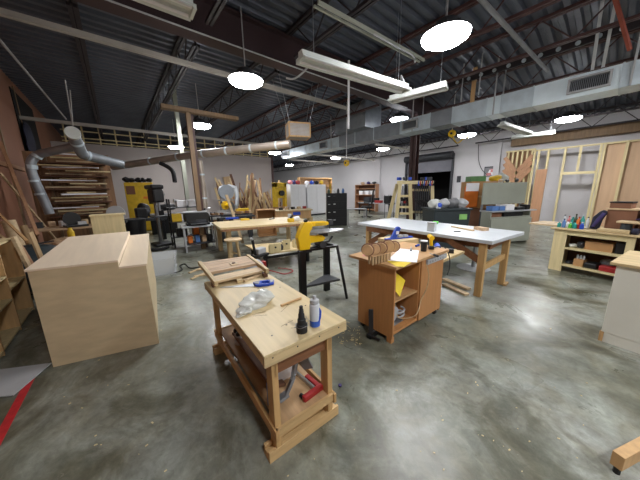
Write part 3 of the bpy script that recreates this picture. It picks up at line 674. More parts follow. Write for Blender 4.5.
# ---- right hand shelf bench
t = thing('shelf_bench', 'cream painted shelf bench with two open shelves under a wood top', 'workbench', (0, 0, 0))
bx0, bx1 = 5.75, 6.46
def SBp(y): return B
# front face follows the pixels measured on the floor, long axis slightly off the wall direction
t.location = (6.44, .52, 0); t.rotation_euler[2] = R(-14)
# local: x = depth away from camera side, y = length towards -y
Ln = 3.0; zt = .83
build('tabletop', B(-.06, .72, -Ln, .22, zt-.03, zt), 'pine_y', t, bev=.003)
build('end_panel', B(.0, .66, .14, .17, 0, zt-.031), 'stud', t)
build('face_stile', B(-.02, -.0, -.02, .17, 0, zt-.031), 'ply_pale', t)
build('face_stile', B(-.02, -.0, -.83, -.74, 0, zt-.031), 'ply_pale', t)
build('top_rail', B(-.018, 0, -.739, -.021, zt-.12, zt-.031), 'stud_x', t)
build('back_panel', B(.64, .66, -Ln, .139, .06, zt-.031), 'dark_wood', t)
build('shelf', B(-.01, .639, -Ln, -.021, .44, .475), 'stud_x', t); build('shelf', B(-.01, .639, -Ln, -.021, .11, .145), 'stud_x', t)
build('end_panel', B(0, .66, -Ln-.03, -Ln-.001, 0, zt-.031), 'stud', t)
SB = Matrix.Translation((6.44, .52, 0)) @ Matrix.Rotation(R(-14), 4, 'Z')
def SL(x, y, z): return SB @ Vector((x, y, z))
t = thing('cardboard_tray', 'long cardboard tray on the upper shelf of the cream bench', 'tray', SL(.2, -.42, .476), R(-14))
build('tray_body', B(-.12, .12, -.17, .17, 0, .15), 'card', t)
single('black_toolbox', B(-.12, .15, -.06, .06, 0, .2), 'black', 'black box at the right end of the upper shelf', 'box', loc=SL(.2, -.67, .476), rz=R(-14), bev=.02)
single('white_rag', MB().blob((0, 0, .03), (.08, .06, .035), .25, 21), 'white_paint', 'white rag on the upper shelf left side', 'rag', loc=SL(.14, -.08, .476), smooth=True)
single('power_sander', MB().blob((0, 0, .06), (.07, .05, .065), .2, 22), 'dk_grey', 'small dark sander between the rag and the cardboard tray', 'sander', loc=SL(.12, -.19, .476), smooth=True)
t = thing('cardboard_caddy', 'small open cardboard box with bottles on the lower shelf', 'box', SL(.12, -.22, .146), R(-14))
build('box_body', B(-.08, .08, -.065, .065, 0, .13), 'card', t); 
for k in range(3): build('bottle', MB().lathe([(.018, .131), (.018, .17), (.008, .2)], (0, -.042+.042*k, 0), 10), 'white_lam', t)
single('black_case', B(-.1, .12, -.08, .08, 0, .1), 'black', 'black case on the lower shelf beside the cardboard box', 'case', loc=SL(.12, -.38, .146), rz=R(-14), bev=.02)
single('clear_bag', MB().blob((0, 0, .09), (.09, .09, .075), .15, 25), 'grey', 'grey plastic bag bulging above the red box', 'bag', loc=SL(.33, -.5, .146), smooth=True)
single('red_box', B(-.07, .09, -.1, .13, 0, .09), 'red', 'long red box on the lower shelf right end', 'box', loc=SL(.09, -.62, .146), rz=R(-14), bev=.01)
single('dark_gloves', MB().blob((0, 0, .03), (.07, .06, .03), .25, 27), 'dk_grey', 'dark gloves at the left of the lower shelf', 'gloves', loc=SL(.14, -.08, .146), smooth=True)
# on its top
single('side_board', B(-.25, .35, -.25, .25, 0, .03), 'lumber_pale', 'pale thin board sticking out past the cream bench left end', 'board', loc=SL(.35, .4, zt+.001), rz=R(-14))
cols = ['teal', 'blue_soft', 'paper', 'green', 'teal', 'red', 'blue', 'white_lam', 'pink', 'teal', 'glass_green', 'orange', 'teal', 'paper']
nm = ['teal', 'pale blue', 'white', 'green', 'dark teal', 'red', 'blue', 'off white', 'pink', 'sea green', 'bottle green', 'orange', 'aqua', 'cream']
wh = ['at the left end', 'at the back', 'in the middle', 'near the bench edge', 'on the right side', 'by the dark jacket', 'at the front']
rn = random.Random(8)
for i in range(14):
    u = i % 7; v = i//7
    q = SL(.12+.16*v+rn.uniform(-.03, .03), .15-.052*u+rn.uniform(-.01, .01), zt+.001)
    h = rn.uniform(.09, .15)+.09*v; r_ = rn.uniform(.026, .031)
    t = thing('paint_bottle', '%s bottle in the heap of bottles on the cream bench %s' % (nm[i], wh[u]), 'bottle', q, 0, 'bottles heaped on the cream bench')
    build('bottle_body', MB().lathe([(r_*.9, 0), (r_, .01), (r_, h*.7), (r_*.45, h*.85), (r_*.4, h)], n=12), cols[i], t, smooth=True)
    build('cap', MB().lathe([(r_*.45, h), (r_*.45, h+.02)], n=10), ['white_lam', 'black', 'red'][i % 3], t)
q = SL(.3, -.33, zt+.001)
t = thing('dark_jacket', 'dark purple jacket slumped against the brown boxes', 'jacket', q, R(-14))
jb = MB().tube([(0, .07, .0), (0, .06, .08), (0, .04, .2), (0, .0, .3), (0, -.03, .34)], [.06, .07, .065, .045, .02], 12)
for v in jb.bm.verts: v.co += Vector((.012*math.sin(v.co.z*50+v.co.y*30), .012*math.sin(v.co.z*38), 0)); v.co.z = max(v.co.z, .001)
build('cloth', jb, 'navy', t, smooth=True); build('sleeve', MB().tube([(-.04, -.03, .3), (-.07, .02, .18), (-.07, .07, .05)], [.025, .03, .022], 10), 'purple', t, smooth=True)
q = SL(.47, -.53, zt+.001)
t = thing('brown_crate', 'tall dark brown wooden crate on the cream bench', 'crate', q, R(-14))
build('crate_body', B(-.14, .16, -.18, .16, 0, .36), 'card_dark', t); build('crate_lid', B(-.16, .18, -.2, .18, .361, .385), 'lumber_pale', t)
t = thing('brown_box', 'brown flat box with black lid on top of the tall crate', 'box', SL(.47, -.5, zt+.387), R(-14)); build('box_body', B(-.12, .12, -.12, .12, 0, .09), 'card_dark', t); build('box_lid', B(-.13, .13, -.13, .13, .091, .11), 'black', t)
single('brown_case', B(-.15, .15, -.14, .14, 0, .045), 'dark_wood', 'flat dark case lying right of the lidded box', 'case', loc=SL(.45, -.89, zt+.353), rz=R(-14), bev=.01)
t = thing('roll_bin', 'grey brown storage bin under the flat case', 'bin', SL(.45, -.95, zt+.001), R(-14)); build('bin_body', B(-.13, .15, -.35, .2, 0, .35), 'card_dark', t)
single('wood_slab', B(-.1, .1, -.4, .24, 0, .035), 'lumber_pale', 'live edge slab lying across the paint pot', 'slab', loc=SL(.17, -.8, zt+.162), rz=R(-14), bev=.01)
single('paint_pot', MB().lathe([(.06, 0), (.065, .005), (.065, .15), (.06, .158)], n=18), 'bin_dark', 'dark teal paint pot under the slab', 'pot', loc=SL(.17, -.66, zt+.001), smooth=True)
single('purple_cloth', MB().blob((0, 0, .035), (.07, .16, .03), .2, 41), 'purple', 'folded purple cloth on the live edge slab', 'cloth', loc=SL(.17, -.9, zt+.2), smooth=True)
single('pine_plank', B(-.06, .06, -.19, .17, 0, .06), 'pine_y', 'thick pale plank at the front of the cream bench top', 'plank', loc=SL(.03, -.56, zt+.001), rz=R(-14), bev=.01)
single('dark_roll', MB().cyl((-.0, 0, .05), (0, -.07, .05), .05, n=16), 'navy', 'dark roll at the right end of the thick plank', 'roll', loc=SL(.03, -.76, zt+.001), rz=R(-14))

# ---- white cabinet at right edge
t = thing('white_cabinet', 'white painted cabinet with a wood top and recessed base at the frame edge', 'cabinet', (3.74, -.09, 0), R(-9))
build('carcass', B(0, .75, -1.5, .0, .11, .835), 'white_paint', t, bev=.002)
build('toe_kick', B(.005, .75, -1.5, -.02, 0, .109), 'white_paint', t)
build('toe_strip', B(.0, .02, -.019, .01, .0, .109), 'ply_warm', t)
build('worktop', B(-.035, .8, -1.55, .04, .8355, .865), 'pine_y', t, bev=.003)
# wooden offcut bottom right
a, b = AZ(617, 461, .09), AZ(650, 443, .09)
t = thing('timber_block', 'orange timber leg of a trestle entering at the lower right corner', 'timber', (0, 0, 0))
build('timber_piece', MB().bar(a, b, .05, .09), 'ply_warm', t, bev=.003)
build('foot', MB().cyl((a.x+.02, a.y-.01, 0), (a.x+.02, a.y-.01, .045), .015, n=10), 'black', t)
# ================================================================ MID GROUND
def legs4(t, xs, ys, z, w=.045, m_='pine_z'):
    for x in xs:
        for y in ys: build('leg', B(x-w, x+w, y-w, y+w, 0, z), m_, t)
# long work table
t = thing('long_table', 'long pale wood table with a thin top behind the yellow scroll saw', 'table', (0, 0, 0))
V = [(1.78, 5.84), (3.95, 5.2), (4.45, 6.7), (1.98, 7.2)]
build('tabletop', MB().prism(V, .755, .80), 'bench_top', t, bev=.004)
build('edge_band', MB().bar((1.80, 5.83, .73), (3.94, 5.2, .73), .03, .05), 'scrap_b', t)
for (x, y) in ((2.0, 5.95), (3.72, 5.42), (2.1, 7.0), (4.15, 6.65)): build('leg', B(x-.05, x+.05, y-.05, y+.05, 0, .755), 'pine_z', t)
# low platform with machines on it
t = thing('low_platform', 'low pale plywood platform bench with dark underside in front of the long table', 'platform', (0, 0, 0))
build('platform_top', MB().prism([(2.15, 4.5), (3.35, 4.25), (3.5, 5.0), (2.25, 5.6)], .33, .36), 'bench_top', t)
for (x, y) in ((2.3, 4.65), (3.25, 4.42), (3.35, 4.9), (2.35, 5.4)): build('leg', B(x-.03, x+.03, y-.03, y+.03, 0, .329), 'blk_metal', t)
build('rail', MB().bar((2.2, 4.56, .25), (3.3, 4.32, .25), .03, .05), 'blk_metal', t)
zp = .361
t = thing('router_table', 'grey benchtop router with black legs on the low platform', 'router', AZ(260, 256, zp), R(20))
build('base', B(-.16, .16, -.1, .1, 0, .05), 'black', t, bev=.01); build('body', B(-.1, .12, -.07, .07, .051, .17), 'lt_grey', t, bev=.02); build('arm', MB().bar((-.12, 0, .05), (-.17, 0, .36), .03, .04), 'black', t); build('knob', MB().cyl((-.17, 0, .36), (-.2, 0, .4), .02, n=10), 'lt_grey', t)
for i, (px, py, w, h, lab) in enumerate(((275, 252, .12, .19, 'pale green wood jig box nearest the router'), (286, 249, .08, .22, 'pale green wood jig box in the middle of the platform'), (296, 247, .07, .2, 'pale green wood jig box at the platform right end'))):
    t = thing('wood_jig', lab, 'jig', AZ(px, py, zp), R(-15), 'wood jigs on the platform')
    build('front', B(-w, w, -.06, -.04, 0, h), 'stud', t); build('rear', B(-w, w, .04, .06, 0, h*.8), 'stud', t); build('side', B(-w, -w+.02, -.039, .039, 0, h*.8), 'stud', t); build('knob', MB().cyl((0, -.08, h*.6), (0, -.061, h*.6), .02, n=10), 'black', t)
single('black_drill', MB().blob((0, 0, .07), (.07, .05, .075), .25, 33), 'black', 'black tool body between the wood jigs', 'tool', loc=AZ(281, 250, zp), smooth=True)
# things on long table
p = AZ(291, 222, .801); t = thing('yellow_tool', 'small yellow and black tool on the right end of the long table', 'tool', p, R(20)); build('body', B(-.1, .1, -.05, .05, 0, .1), 'yellow_soft', t, bev=.02); build('grip', MB().bar((-.02, 0, .1), (.09, 0, .16), .04, .05), 'black', t)
p = AZ(290, 219, .801); single('steel_can', MB().lathe([(.06, 0), (.06, .15)], n=16), 'lt_grey', 'grey tin can on the long table', 'can', loc=p)
p = AZ(297, 221, .801); single('white_sander', MB().blob((0, 0, .07), (.1, .07, .075), .12, 36), 'paper', 'white rounded sander at the long table right end', 'sander', loc=p, smooth=True)
p = AZ(245, 220, .801); single('pale_tray', B(-.12, .12, -.1, .1, 0, .04), 'yellow_soft', 'small yellowish tray on the long table middle', 'tray', loc=p, rz=R(-15))
p = AZ(232, 219, .801); single('blue_case', B(-.18, .2, -.06, .06, 0, .05), 'blue', 'bright blue thin case at the back of the long table', 'case', loc=p, rz=R(-10))
p = AZ(272, 219, .801); single('grey_file', B(-.12, .12, -.02, .02, 0, .02), 'dk_grey', 'grey file lying on the long table', 'file', loc=p, rz=R(30))
# stool
p = AZ(235, 262, 0); zs = .56
t = thing('round_stool', 'small round wooden stool with splayed legs behind the workbench', 'stool', p)
build('seat', MB().lathe([(.19, zs-.04), (.2, zs-.03), (.2, zs-.005), (.19, zs)], n=26), 'lumber_pale', t, smooth=True)
for k in range(4):
    a = k*math.pi/2+.5; build('leg', MB().cyl((.17*math.cos(a), .17*math.sin(a), 0), (.11*math.cos(a), .11*math.sin(a), zs-.041), .03, .032, n=10), 'pine_z', t)
build('stretcher', MB().bar((-.12, 0, .2), (.12, 0, .2), .02, .03).bar((0, -.12, .23), (0, .12, .23), .02, .03), 'pine_x', t)
# clear plastic bin on floor
a = AZ(162, 275, 0)
t = thing('clear_bin', 'empty clear plastic storage bin on the floor', 'bin', (a.x+.02, a.y+.35, 0), R(-12))
def tub(w, d, h, m_, t, th=.008, rim=True):
    build('tub_floor', B(-w, w, -d, d, 0, th), m_, t)
    for s in (-1, 1):
        build('side_wall', MB().hexa([(s*w*.9, -d*.9, th), (s*w*.9+s*th, -d*.9, th), (s*w*.9+s*th, d*.9, th), (s*w*.9, d*.9, th), (s*w, -d, h), (s*w+s*th, -d, h), (s*w+s*th, d, h), (s*w, d, h)]), m_, t)
        build('end_wall', MB().hexa([(-w*.9, s*d*.9, th), (w*.9, s*d*.9, th), (w*.9, s*d*.9+s*th, th), (-w*.9, s*d*.9+s*th, th), (-w, s*d, h), (w, s*d, h), (w, s*d+s*th, h), (-w, s*d+s*th, h)]), m_, t)
    if rim: build('rim', MB().box(-w-.015, w+.015, -d-.015, -d, h, h+.012).box(-w-.015, w+.015, d, d+.015, h, h+.012).box(-w-.015, -w, -d, d, h, h+.012).box(w, w+.015, -d, d, h, h+.012), m_, t)
tub(.3, .4, .32, 'clear', t)
# scraps on the floor near workbench
for i, (pa, pb, lab) in enumerate((((191, 279), (212, 270), 'long thin scrap stick on the floor left of the slatted panel'), ((189, 273), (206, 266), 'second pale scrap stick on the floor beyond the workbench'), ((194, 276), (214, 274), 'short pale scrap stick crossing the others'), ((196, 270), (210, 268), 'tiny scrap stick farthest from the workbench'))):
    a, b = AZ(*pa, .012+.002*i), AZ(*pb, .012+.002*i); single('scrap_stick', MB().bar(a, b, .05, .02), 'lumber_pale', lab, 'scrap wood')
pts = [AZ(*q, .012) for q in ((153, 275), (160, 272), (172, 273), (182, 270), (180, 266), (185, 264), (190, 268), (200, 267), (210, 265), (219, 268), (230, 269))]
single('floor_cable', MB().tube(smooth_pts(pts), .014, 6), 'black', 'dark cable snaking over the floor from the clear bin', 'cable', smooth=True)
pts = [AZ(*q, .03) for q in ((268, 270), (276, 272), (285, 274), (293, 271), (288, 269), (278, 268))]
single('red_hose', MB().tube(smooth_pts(pts), .011, 7), 'red', 'red cable coiled on the floor in front of the saw stand', 'cable', smooth=True)
p = AZ(257, 256, .755) ; q = AZ(258, 272, 0)
t = thing('shop_vacuum', 'grey domed vacuum with red latch behind the workbench end', 'vacuum', (1.45, 3.35, 0)); build('drum', MB().lathe([(.13, 0), (.15, .05), (.15, .45), (.14, .5)], n=20), 'dk_grey', t, smooth=True); build('lid', MB().lathe([(.155, .501), (.15, .54), (.1, .6), (.03, .62)], n=20), 'lt_grey', t, smooth=True); build('latch', MB().box(.12, .19, -.05, .03, .47, .57), 'red', t, bev=.01)
# low cross bench behind long table + cardboard box
t = thing('low_workbench', 'low tan workbench with a boxed front beyond the long table', 'workbench', (0, 0, 0))
a, b = AY(266, 209, 8.6), AY(313, 203, 8.0)
zb = .86
V = [AZ(262, 209.5, zb), AZ(312, 207, zb), AZ(311, 204, zb), AZ(285, 203, zb)]
fx = [(4.75, 8.6), (6.15, 7.9), (6.6, 8.7), (5.2, 9.4)]
build('tabletop', MB().prism(fx, zb-.04, zb), 'bench_top', t, bev=.004)
build('front_board', MB().prism([(4.8, 8.62), (6.1, 7.96), (6.13, 8.0), (4.83, 8.66)], .5, zb-.041), 'ply_warm', t)
for (x, y) in fx: 
    cx, cy = x+(5.67-x)*.1, y+(8.65-y)*.1; build('leg', B(cx-.05, cx+.05, cy-.05, cy+.05, 0, .549 if y < 8.7 else zb-.041), 'pine_z', t)
build('vise', MB().cbox((5.55, 8.2, .72), (.3, .06, .12), rz=R(-26)), 'blue', t)
t = thing('open_carton', 'open cardboard carton standing left of the low tan workbench', 'carton', (4.22, 8.3, 0), R(-20))
build('carton_body', MB().box(-.33, -.31, -.3, .3, .0, .95).box(.31, .33, -.3, .3, 0, .95).box(-.309, .309, .28, .3, 0, .95).box(-.309, .309, -.3, .28, 0, .02).box(-.33, .33, -.3, .3, .951, .97), 'card', t)
t = thing('long_rail', 'dark steel machine bed running behind the long table', 'machine bed', (0, 0, 0)); build('bed', MB().bar((2.45, 8.15, .78), (3.72, 8.27, .78), .2, .06), 'dk_grey', t); build('post', B(2.5, 2.6, 8.1, 8.2, 0, .74), 'dk_grey', t); build('post', B(3.5, 3.6, 8.2, 8.3, 0, .74), 'dk_grey', t)
# leaning board in front of saw pile
a, b = AY(232, 195, 7.6), AY(249, 240, 6.9)
single('leaning_plank', MB().bar((a.x, a.y+.5, a.z), (b.x, b.y+.5, .02), .09, .03), 'lumber_pale', 'pale plank leaning upright behind the long table', 'plank')

# planer on white stand
t = thing('white_stand', 'white metal stand under the black planer', 'stand', (1.76, 7.6, 0), R(-8))
build('stand_top', B(-.48, .42, -.35, .35, .68, .72), 'white_lam', t, bev=.01)
for (x, y) in ((-.42, -.3), (.36, -.3), (-.42, .3), (.36, .3)): build('leg', B(x-.02, x+.02, y-.02, y+.02, 0, .679), 'lt_grey', t)
build('under_shelf', B(-.42, .36, -.3, .3, .2, .22), 'dk_grey', t)
for i, (x, m_, lab) in enumerate(((-.3, 'orange', 'orange bottle under the white stand'), (-.12, 'blue_soft', 'pale blue jar under the white stand'), (.05, 'walnut', 'brown box under the white stand'), (.22, 'dk_grey', 'grey box under the white stand'))):
    single('stored_box', MB().box(-.06, .06, -.08, .08, 0, .2), m_, lab, 'box', loc=(1.76+x, 7.55-x*.1, .221), bev=.02)
t = thing('benchtop_planer', 'black benchtop planer with a grey top plate on a white stand', 'planer', (1.72, 7.62, .721), R(-8))
build('base', B(-.3, .3, -.24, .24, 0, .06), 'blk_metal', t, bev=.01); build('head', MB().plate([(-.27, .07), (.27, .07), (.3, .3), (.24, .36), (-.3, .36), (-.33, .3)], -.2, .2), 'black', t, bev=.02)
build('top_plate', B(-.34, .28, -.2, .2, .362, .385), 'lt_grey', t, bev=.006); build('control_box', B(-.05, .2, -.225, -.201, .08, .16), 'dk_grey', t); build('crank', MB().tube([(.28, -.1, .39), (.28, -.1, .46), (.36, -.1, .46)], .012, 8), 'steel', t); build('feed_bed', B(-.2, .2, -.42, .42, .061, .069), 'steel', t)
for x in (-.24, .24): build('post', MB().cyl((x, 0, .06), (x, 0, .36), .03, n=10), 'steel', t)
# white bins above the planer on a shelf rack
t = thing('tool_rack', 'dark steel tool rack crowded with tools behind the planer', 'rack', (1.62, 8.5, 0))
for (x, y) in ((-.45, -.2), (.5, -.2), (-.45, .2), (.5, .2)): build('upright', B(x-.02, x+.02, y-.02, y+.02, 0, 1.45), 'blk_metal', t)
for z in (.3, .75, 1.18): build('rack_shelf', B(-.48, .53, -.23, .23, z, z+.025), 'dk_grey', t)
for i, x in enumerate((-.3, .0)): 
    single('white_bin', B(-.13, .13, -.12, .12, 0, .2), 'paper', ['left white box on the tool rack top shelf', 'right white box on the tool rack top shelf'][i], 'box', loc=(1.8+x, 8.42, 1.206), bev=.01)
for i, (x, z, m_, lab) in enumerate(((-.3, .776, 'yellow_soft', 'yellow drill case on the rack'), (.05, .776, 'black', 'black case on the rack middle shelf'), (.3, .776, 'red', 'red case on the rack middle shelf'), (-.2, .326, 'dk_grey', 'grey crate on the rack lowest shelf'), (.25, .326, 'orange', 'orange crate on the rack lowest shelf'))):
    single('tool_case', B(-.14, .14, -.12, .12, 0, .24), m_, lab, 'case', loc=(1.62+x, 8.45, z), bev=.02)
# drill press
t = thing('drill_press', 'tall black drill press left of the tool rack', 'drill press', (.95, 9.1, 0), R(10))
build('base', B(-.25, .25, -.3, .3, 0, .08), 'blk_metal', t, bev=.02); build('column', MB().cyl((0, .12, .08), (0, .12, 1.9), .05, n=14), 'steel', t, smooth=True)
build('table', B(-.22, .22, -.3, .1, .9, .94), 'dk_grey', t, bev=.01); build('head', MB().box(-.15, .15, -.3, .25, 1.35, 1.75), 'black', t, bev=.05); build('belt_cover', MB().box(-.17, .17, -.32, .38, 1.751, 1.88), 'blk_metal', t, bev=.04)
build('quill', MB().cyl((0, -.2, 1.1), (0, -.2, 1.35), .035, n=12), 'steel', t); build('motor', MB().cyl((0, .34, 1.3), (0, .34, 1.7), .1, n=14), 'dk_grey', t, smooth=True)
for k in range(3): a = k*2.1; build('feed_handle', MB().cyl((.16, -.1, 1.45), (.2, -.1+.2*math.cos(a), 1.45+.2*math.sin(a)), .012, n=8), 'steel', t)
t = thing('black_lathe', 'low black machine on legs left of the drill press', 'machine', (.85, 10.3, 0), R(5))
build('left_pedestal', MB().box(-.35, -.25, -.2, .2, 0, .7), 'blk_metal', t, bev=.01); build('right_pedestal', MB().box(.25, .35, -.2, .2, 0, .7), 'blk_metal', t, bev=.01); build('bed', B(-.45, .45, -.15, .15, .701, .8), 'dk_grey', t, bev=.01); build('headstock', MB().box(-.42, -.1, -.16, .16, .801, 1.15), 'black', t, bev=.04); build('wheel', MB().cyl((-.1, 0, .98), (-.03, 0, .98), .14, n=20), 'dk_grey', t, smooth=True); build('tailstock', MB().box(.25, .4, -.1, .1, .801, 1.05), 'blk_metal', t, bev=.02)
pts = [(.1, 8.6, .05), (.4, 8.4, .05), (.7, 8.2, .05), (.9, 8.25, .05), (1.0, 8.4, .05)]
single('black_hose', MB().tube(smooth_pts(pts), .045, 8), 'black_rub', 'thick black hose lying on the floor by the drill press', 'hose', smooth=True)
# miter saw area + disc
t = thing('saw_cart', 'cluttered grey cart carrying the yellow miter saw', 'cart', (3.1, 8.9, 0), R(-8))
build('cart_top', B(-.7, .75, -.3, .35, .8, .84), 'dk_grey', t); build('cart_shelf', B(-.68, .72, -.28, .33, .35, .38), 'walnut', t)
for (x, y) in ((-.65, -.25), (.7, -.25), (-.65, .3), (.7, .3)): build('leg', B(x-.025, x+.025, y-.025, y+.025, 0, .799), 'dk_grey', t)
t = thing('miter_saw', 'yellow and black miter saw on the grey cart', 'miter saw', (2.95, 8.85, .841), R(15))
build('base', MB().lathe([(.2, 0), (.2, .05), (.15, .07)], n=20), 'lt_grey', t); build('fence', B(-.3, .3, .05, .08, .05, .15), 'lt_grey', t)
build('blade_guard', MB().plate([(.15*math.cos(a), .32+.15*math.sin(a)) for a in [i*math.pi/8 for i in range(16)]], -.04, .02), 'yellow_soft', t, smooth=True); build('motor', MB().cyl((.02, -.05, .32), (.02, -.25, .34), .07, n=14), 'yellow', t, smooth=True)
build('handle', MB().tube([(-.12, -.02, .4), (-.2, -.1, .48), (-.25, -.12, .4)], .02, 8), 'black', t, smooth=True); build('pivot_arm', MB().bar((.05, .12, .07), (.1, .1, .38), .06, .06), 'black', t)
single('yellow_case', B(-.22, .22, -.1, .1, 0, .18), 'yellow_soft', 'yellowish case right of the miter saw', 'case', loc=(3.55, 8.8, .841), bev=.02)
rn = random.Random(11)
for i in range(12):
    lab = ['brown', 'grey', 'tan', 'black', 'pale', 'rust coloured'][i % 6]+' offcut block '+['at the left of', 'at the right of'][i//6]+' the heap under the miter saw'
    single('offcut_block', MB().cbox((0, 0, .08), (rn.uniform(.12, .3), .2, .13), rz=rn.uniform(-.5, .5)), ['scrap_b', 'dk_grey', 'scrap', 'black', 'lumber_pale', 'ply_red'][i % 6], lab, 'offcut', 'offcuts under the saw', loc=(2.55+.2*(i % 6), 8.95-.03*(i % 6), .381+.145*(i//6)))
t = thing('bandsaw', 'grey bandsaw with big round wheel cover before the back wall', 'bandsaw', (3.55, 10.4, 0), R(0))
build('stand', B(-.25, .25, -.2, .2, 0, .75), 'dk_grey', t, bev=.02); build('lower_cover', MB().cyl((0, -.12, 1.0), (0, .08, 1.0), .28, n=26), 'grey', t, smooth=True)
build('upper_cover', MB().cyl((0, -.12, 1.62), (0, .08, 1.62), .3, n=26), 'galv_dk', t, smooth=True); build('spine', MB().tube([(.1, .0, 1.9), (.4, .0, 1.8), (.46, 0, 1.5), (.42, .0, 1.1), (.3, 0, .9)], [.05, .09, .09, .08, .1], 10), 'white_lam', t, smooth=True); build('saw_table', B(-.3, .25, -.3, .2, 1.28, 1.31), 'cast', t)
# columns
cp = AY(192, 150, 7.6)
t = None
struct('column', B(cp.x-.055, cp.x+.055, 7.55, 7.65, 0, 3.7), 'column_wood')
struct('column', B(cp.x+.09, cp.x+.15, 7.7, 7.77, 0, 3.69), 'column_maroon')
struct('ceiling_beam', MB().box(cp.x-.6, cp.x+1.35, 7.5, 7.7, 3.705, 3.8), 'column_wood')
cq = AY(181, 150, 9.8)
struct('column', B(cq.x-.06, cq.x+.06, 9.7, 9.82, 0, 5.0), 'grey_paint')

# round main duct
def duct(name, label, pts, r, m_, bands=0, n=16):
    t = thing(name, label, 'duct', (0, 0, 0)); p = smooth_pts(pts, 6) if len(pts) > 2 else pts
    build('duct_tube', MB().tube(p, r, n), m_, t, smooth=True)
    P = [Vector(q) for q in pts]
    for i in range(bands):
        u = (i+.5)/bands*(len(P)-1); k = min(int(u), len(P)-2); q = P[k].lerp(P[k+1], u-k); d = (P[k+1]-P[k]).normalized()*.025
        build('joint_band', MB().tube([q-d, q+d], r+.008, n), 'galv', t, smooth=True)
    return t
a, b, c = AZ(125, 165.5, 2.75), AZ(192, 155, 2.8), AZ(290, 143.5, 2.85)
a = AY(113, 167, 10.6)
duct('main_duct', 'long brown grey round duct crossing in front of the back wall', [a, AY(192, 155, 8.3)], .105, 'duct_brown', 3)
duct('main_duct', 'right run of round duct ending under the hanging filter box', [AY(192, 155, 8.3)+Vector((.0, -.02, 0)), AY(290, 144, 5.9)], .11, 'duct_brown', 4)
e = AY(199, 157, 8.05)
duct('drop_duct', 'vertical round duct dropping beside the wooden post', [e+Vector((0, 0, -.1)), e+Vector((.03, .03, -.9)), e+Vector((.0, .0, -1.5))], .08, 'duct_brown', 2)
# left ducts
de = duct('branching_duct', 'galvanised duct on the left with a white round end and a leg down the wall', [AY(73, 134, 8.0), AY(77, 143, 8.2), AY(82, 153, 8.4), AY(88, 156, 8.6), AY(122, 164.5, 9.0)], .115, 'galv_dk', 2)
build('round_end', MB().cyl(AY(72.8, 132.5, 7.9), AY(73, 134, 8.0), .135, .135, n=24), 'fixture_white', de)
for (qa, qb) in (((38, 155), (36, 157.5)), ((31.5, 165), (32, 169)), ((34, 180), (34.6, 182)), ((40, 193), (40.7, 195))): build('joint_band', MB().cyl(AY(*qa, 8.9), AY(*qb, 8.9), .1, n=14), 'galv', de, smooth=True)
sp_ = smooth_pts([AY(78, 146, 8.3), AY(58, 150, 8.6), AY(38, 155, 8.9), AY(31, 163, 8.9), AY(33, 176, 8.9), AY(44, 200, 8.9), AY(50, 214, 8.9)], 6)
build('wall_leg', MB().tube(sp_, .09, 14), 'galv_dk', de, smooth=True)
build('down_leg', MB().tube(smooth_pts([AY(92, 160, 10.8), AY(99, 168, 10.8), AY(103, 176, 10.8), AY(105, 190, 10.8)]), .13, 14), 'galv_dk', de, smooth=True)
# flexible hose right of the elbow
duct('flex_hose', 'black flexible hose hanging from the main duct', [AY(160, 163, 8.9), AY(168, 167, 8.8), AY(173, 172, 8.7), AY(175, 182, 8.6)], .06, 'black_rub', 0)
# conduit and hanging wires
single('wall_conduit', MB().tube([AX(-12, 26, -1.3), AX(66, 119, -1.0)], .026, 8), 'lt_grey', 'thin white conduit running up along the left wall', 'conduit')

# lumber shelves on the left wall end
t = thing('lumber_rack', 'wall rack of brackets holding scrap lumber at the left wall end', 'rack', (0, 0, 0))
for x in (-1.35, -.75, -.2): build('upright', B(x-.03, x+.03, 10.2, 10.27, 0, 2.75), 'column_wood', t)
for z in (1.05, 1.42, 1.8, 2.15, 2.5): build('arm_shelf', B(-1.45, -.1, 9.75, 10.199, z-.03, z), 'dark_wood', t)
build('back_sheet', B(-1.75, .0, 10.271, 10.3, 0, 2.8), 'scrap_b', t)
rn = random.Random(3); nmz = {1.05: 'lowest', 1.42: 'second', 1.8: 'middle', 2.15: 'fourth', 2.5: 'top'}
tone = ['pale', 'brown', 'tan', 'reddish', 'white', 'yellowish']; mt = ['lumber_pale', 'scrap_b', 'ply_pale', 'ply_red', 'paper', 'pine_x']
for z in nmz:
    for k in range(6):
        L = rn.uniform(.5, 1.2); q = MB().cbox((0, 0, 0), (L, rn.uniform(.05, .1), rn.uniform(.02, .04)), rz=rn.uniform(-.3, .3))
        single('stored_board', q, mt[k], '%s board end on the %s shelf of the lumber rack' % (tone[k], nmz[z]), 'board', 'boards on the lumber rack', loc=(rn.uniform(-1.1, -.45), 9.9-.02*k, z+.045+.045*k))
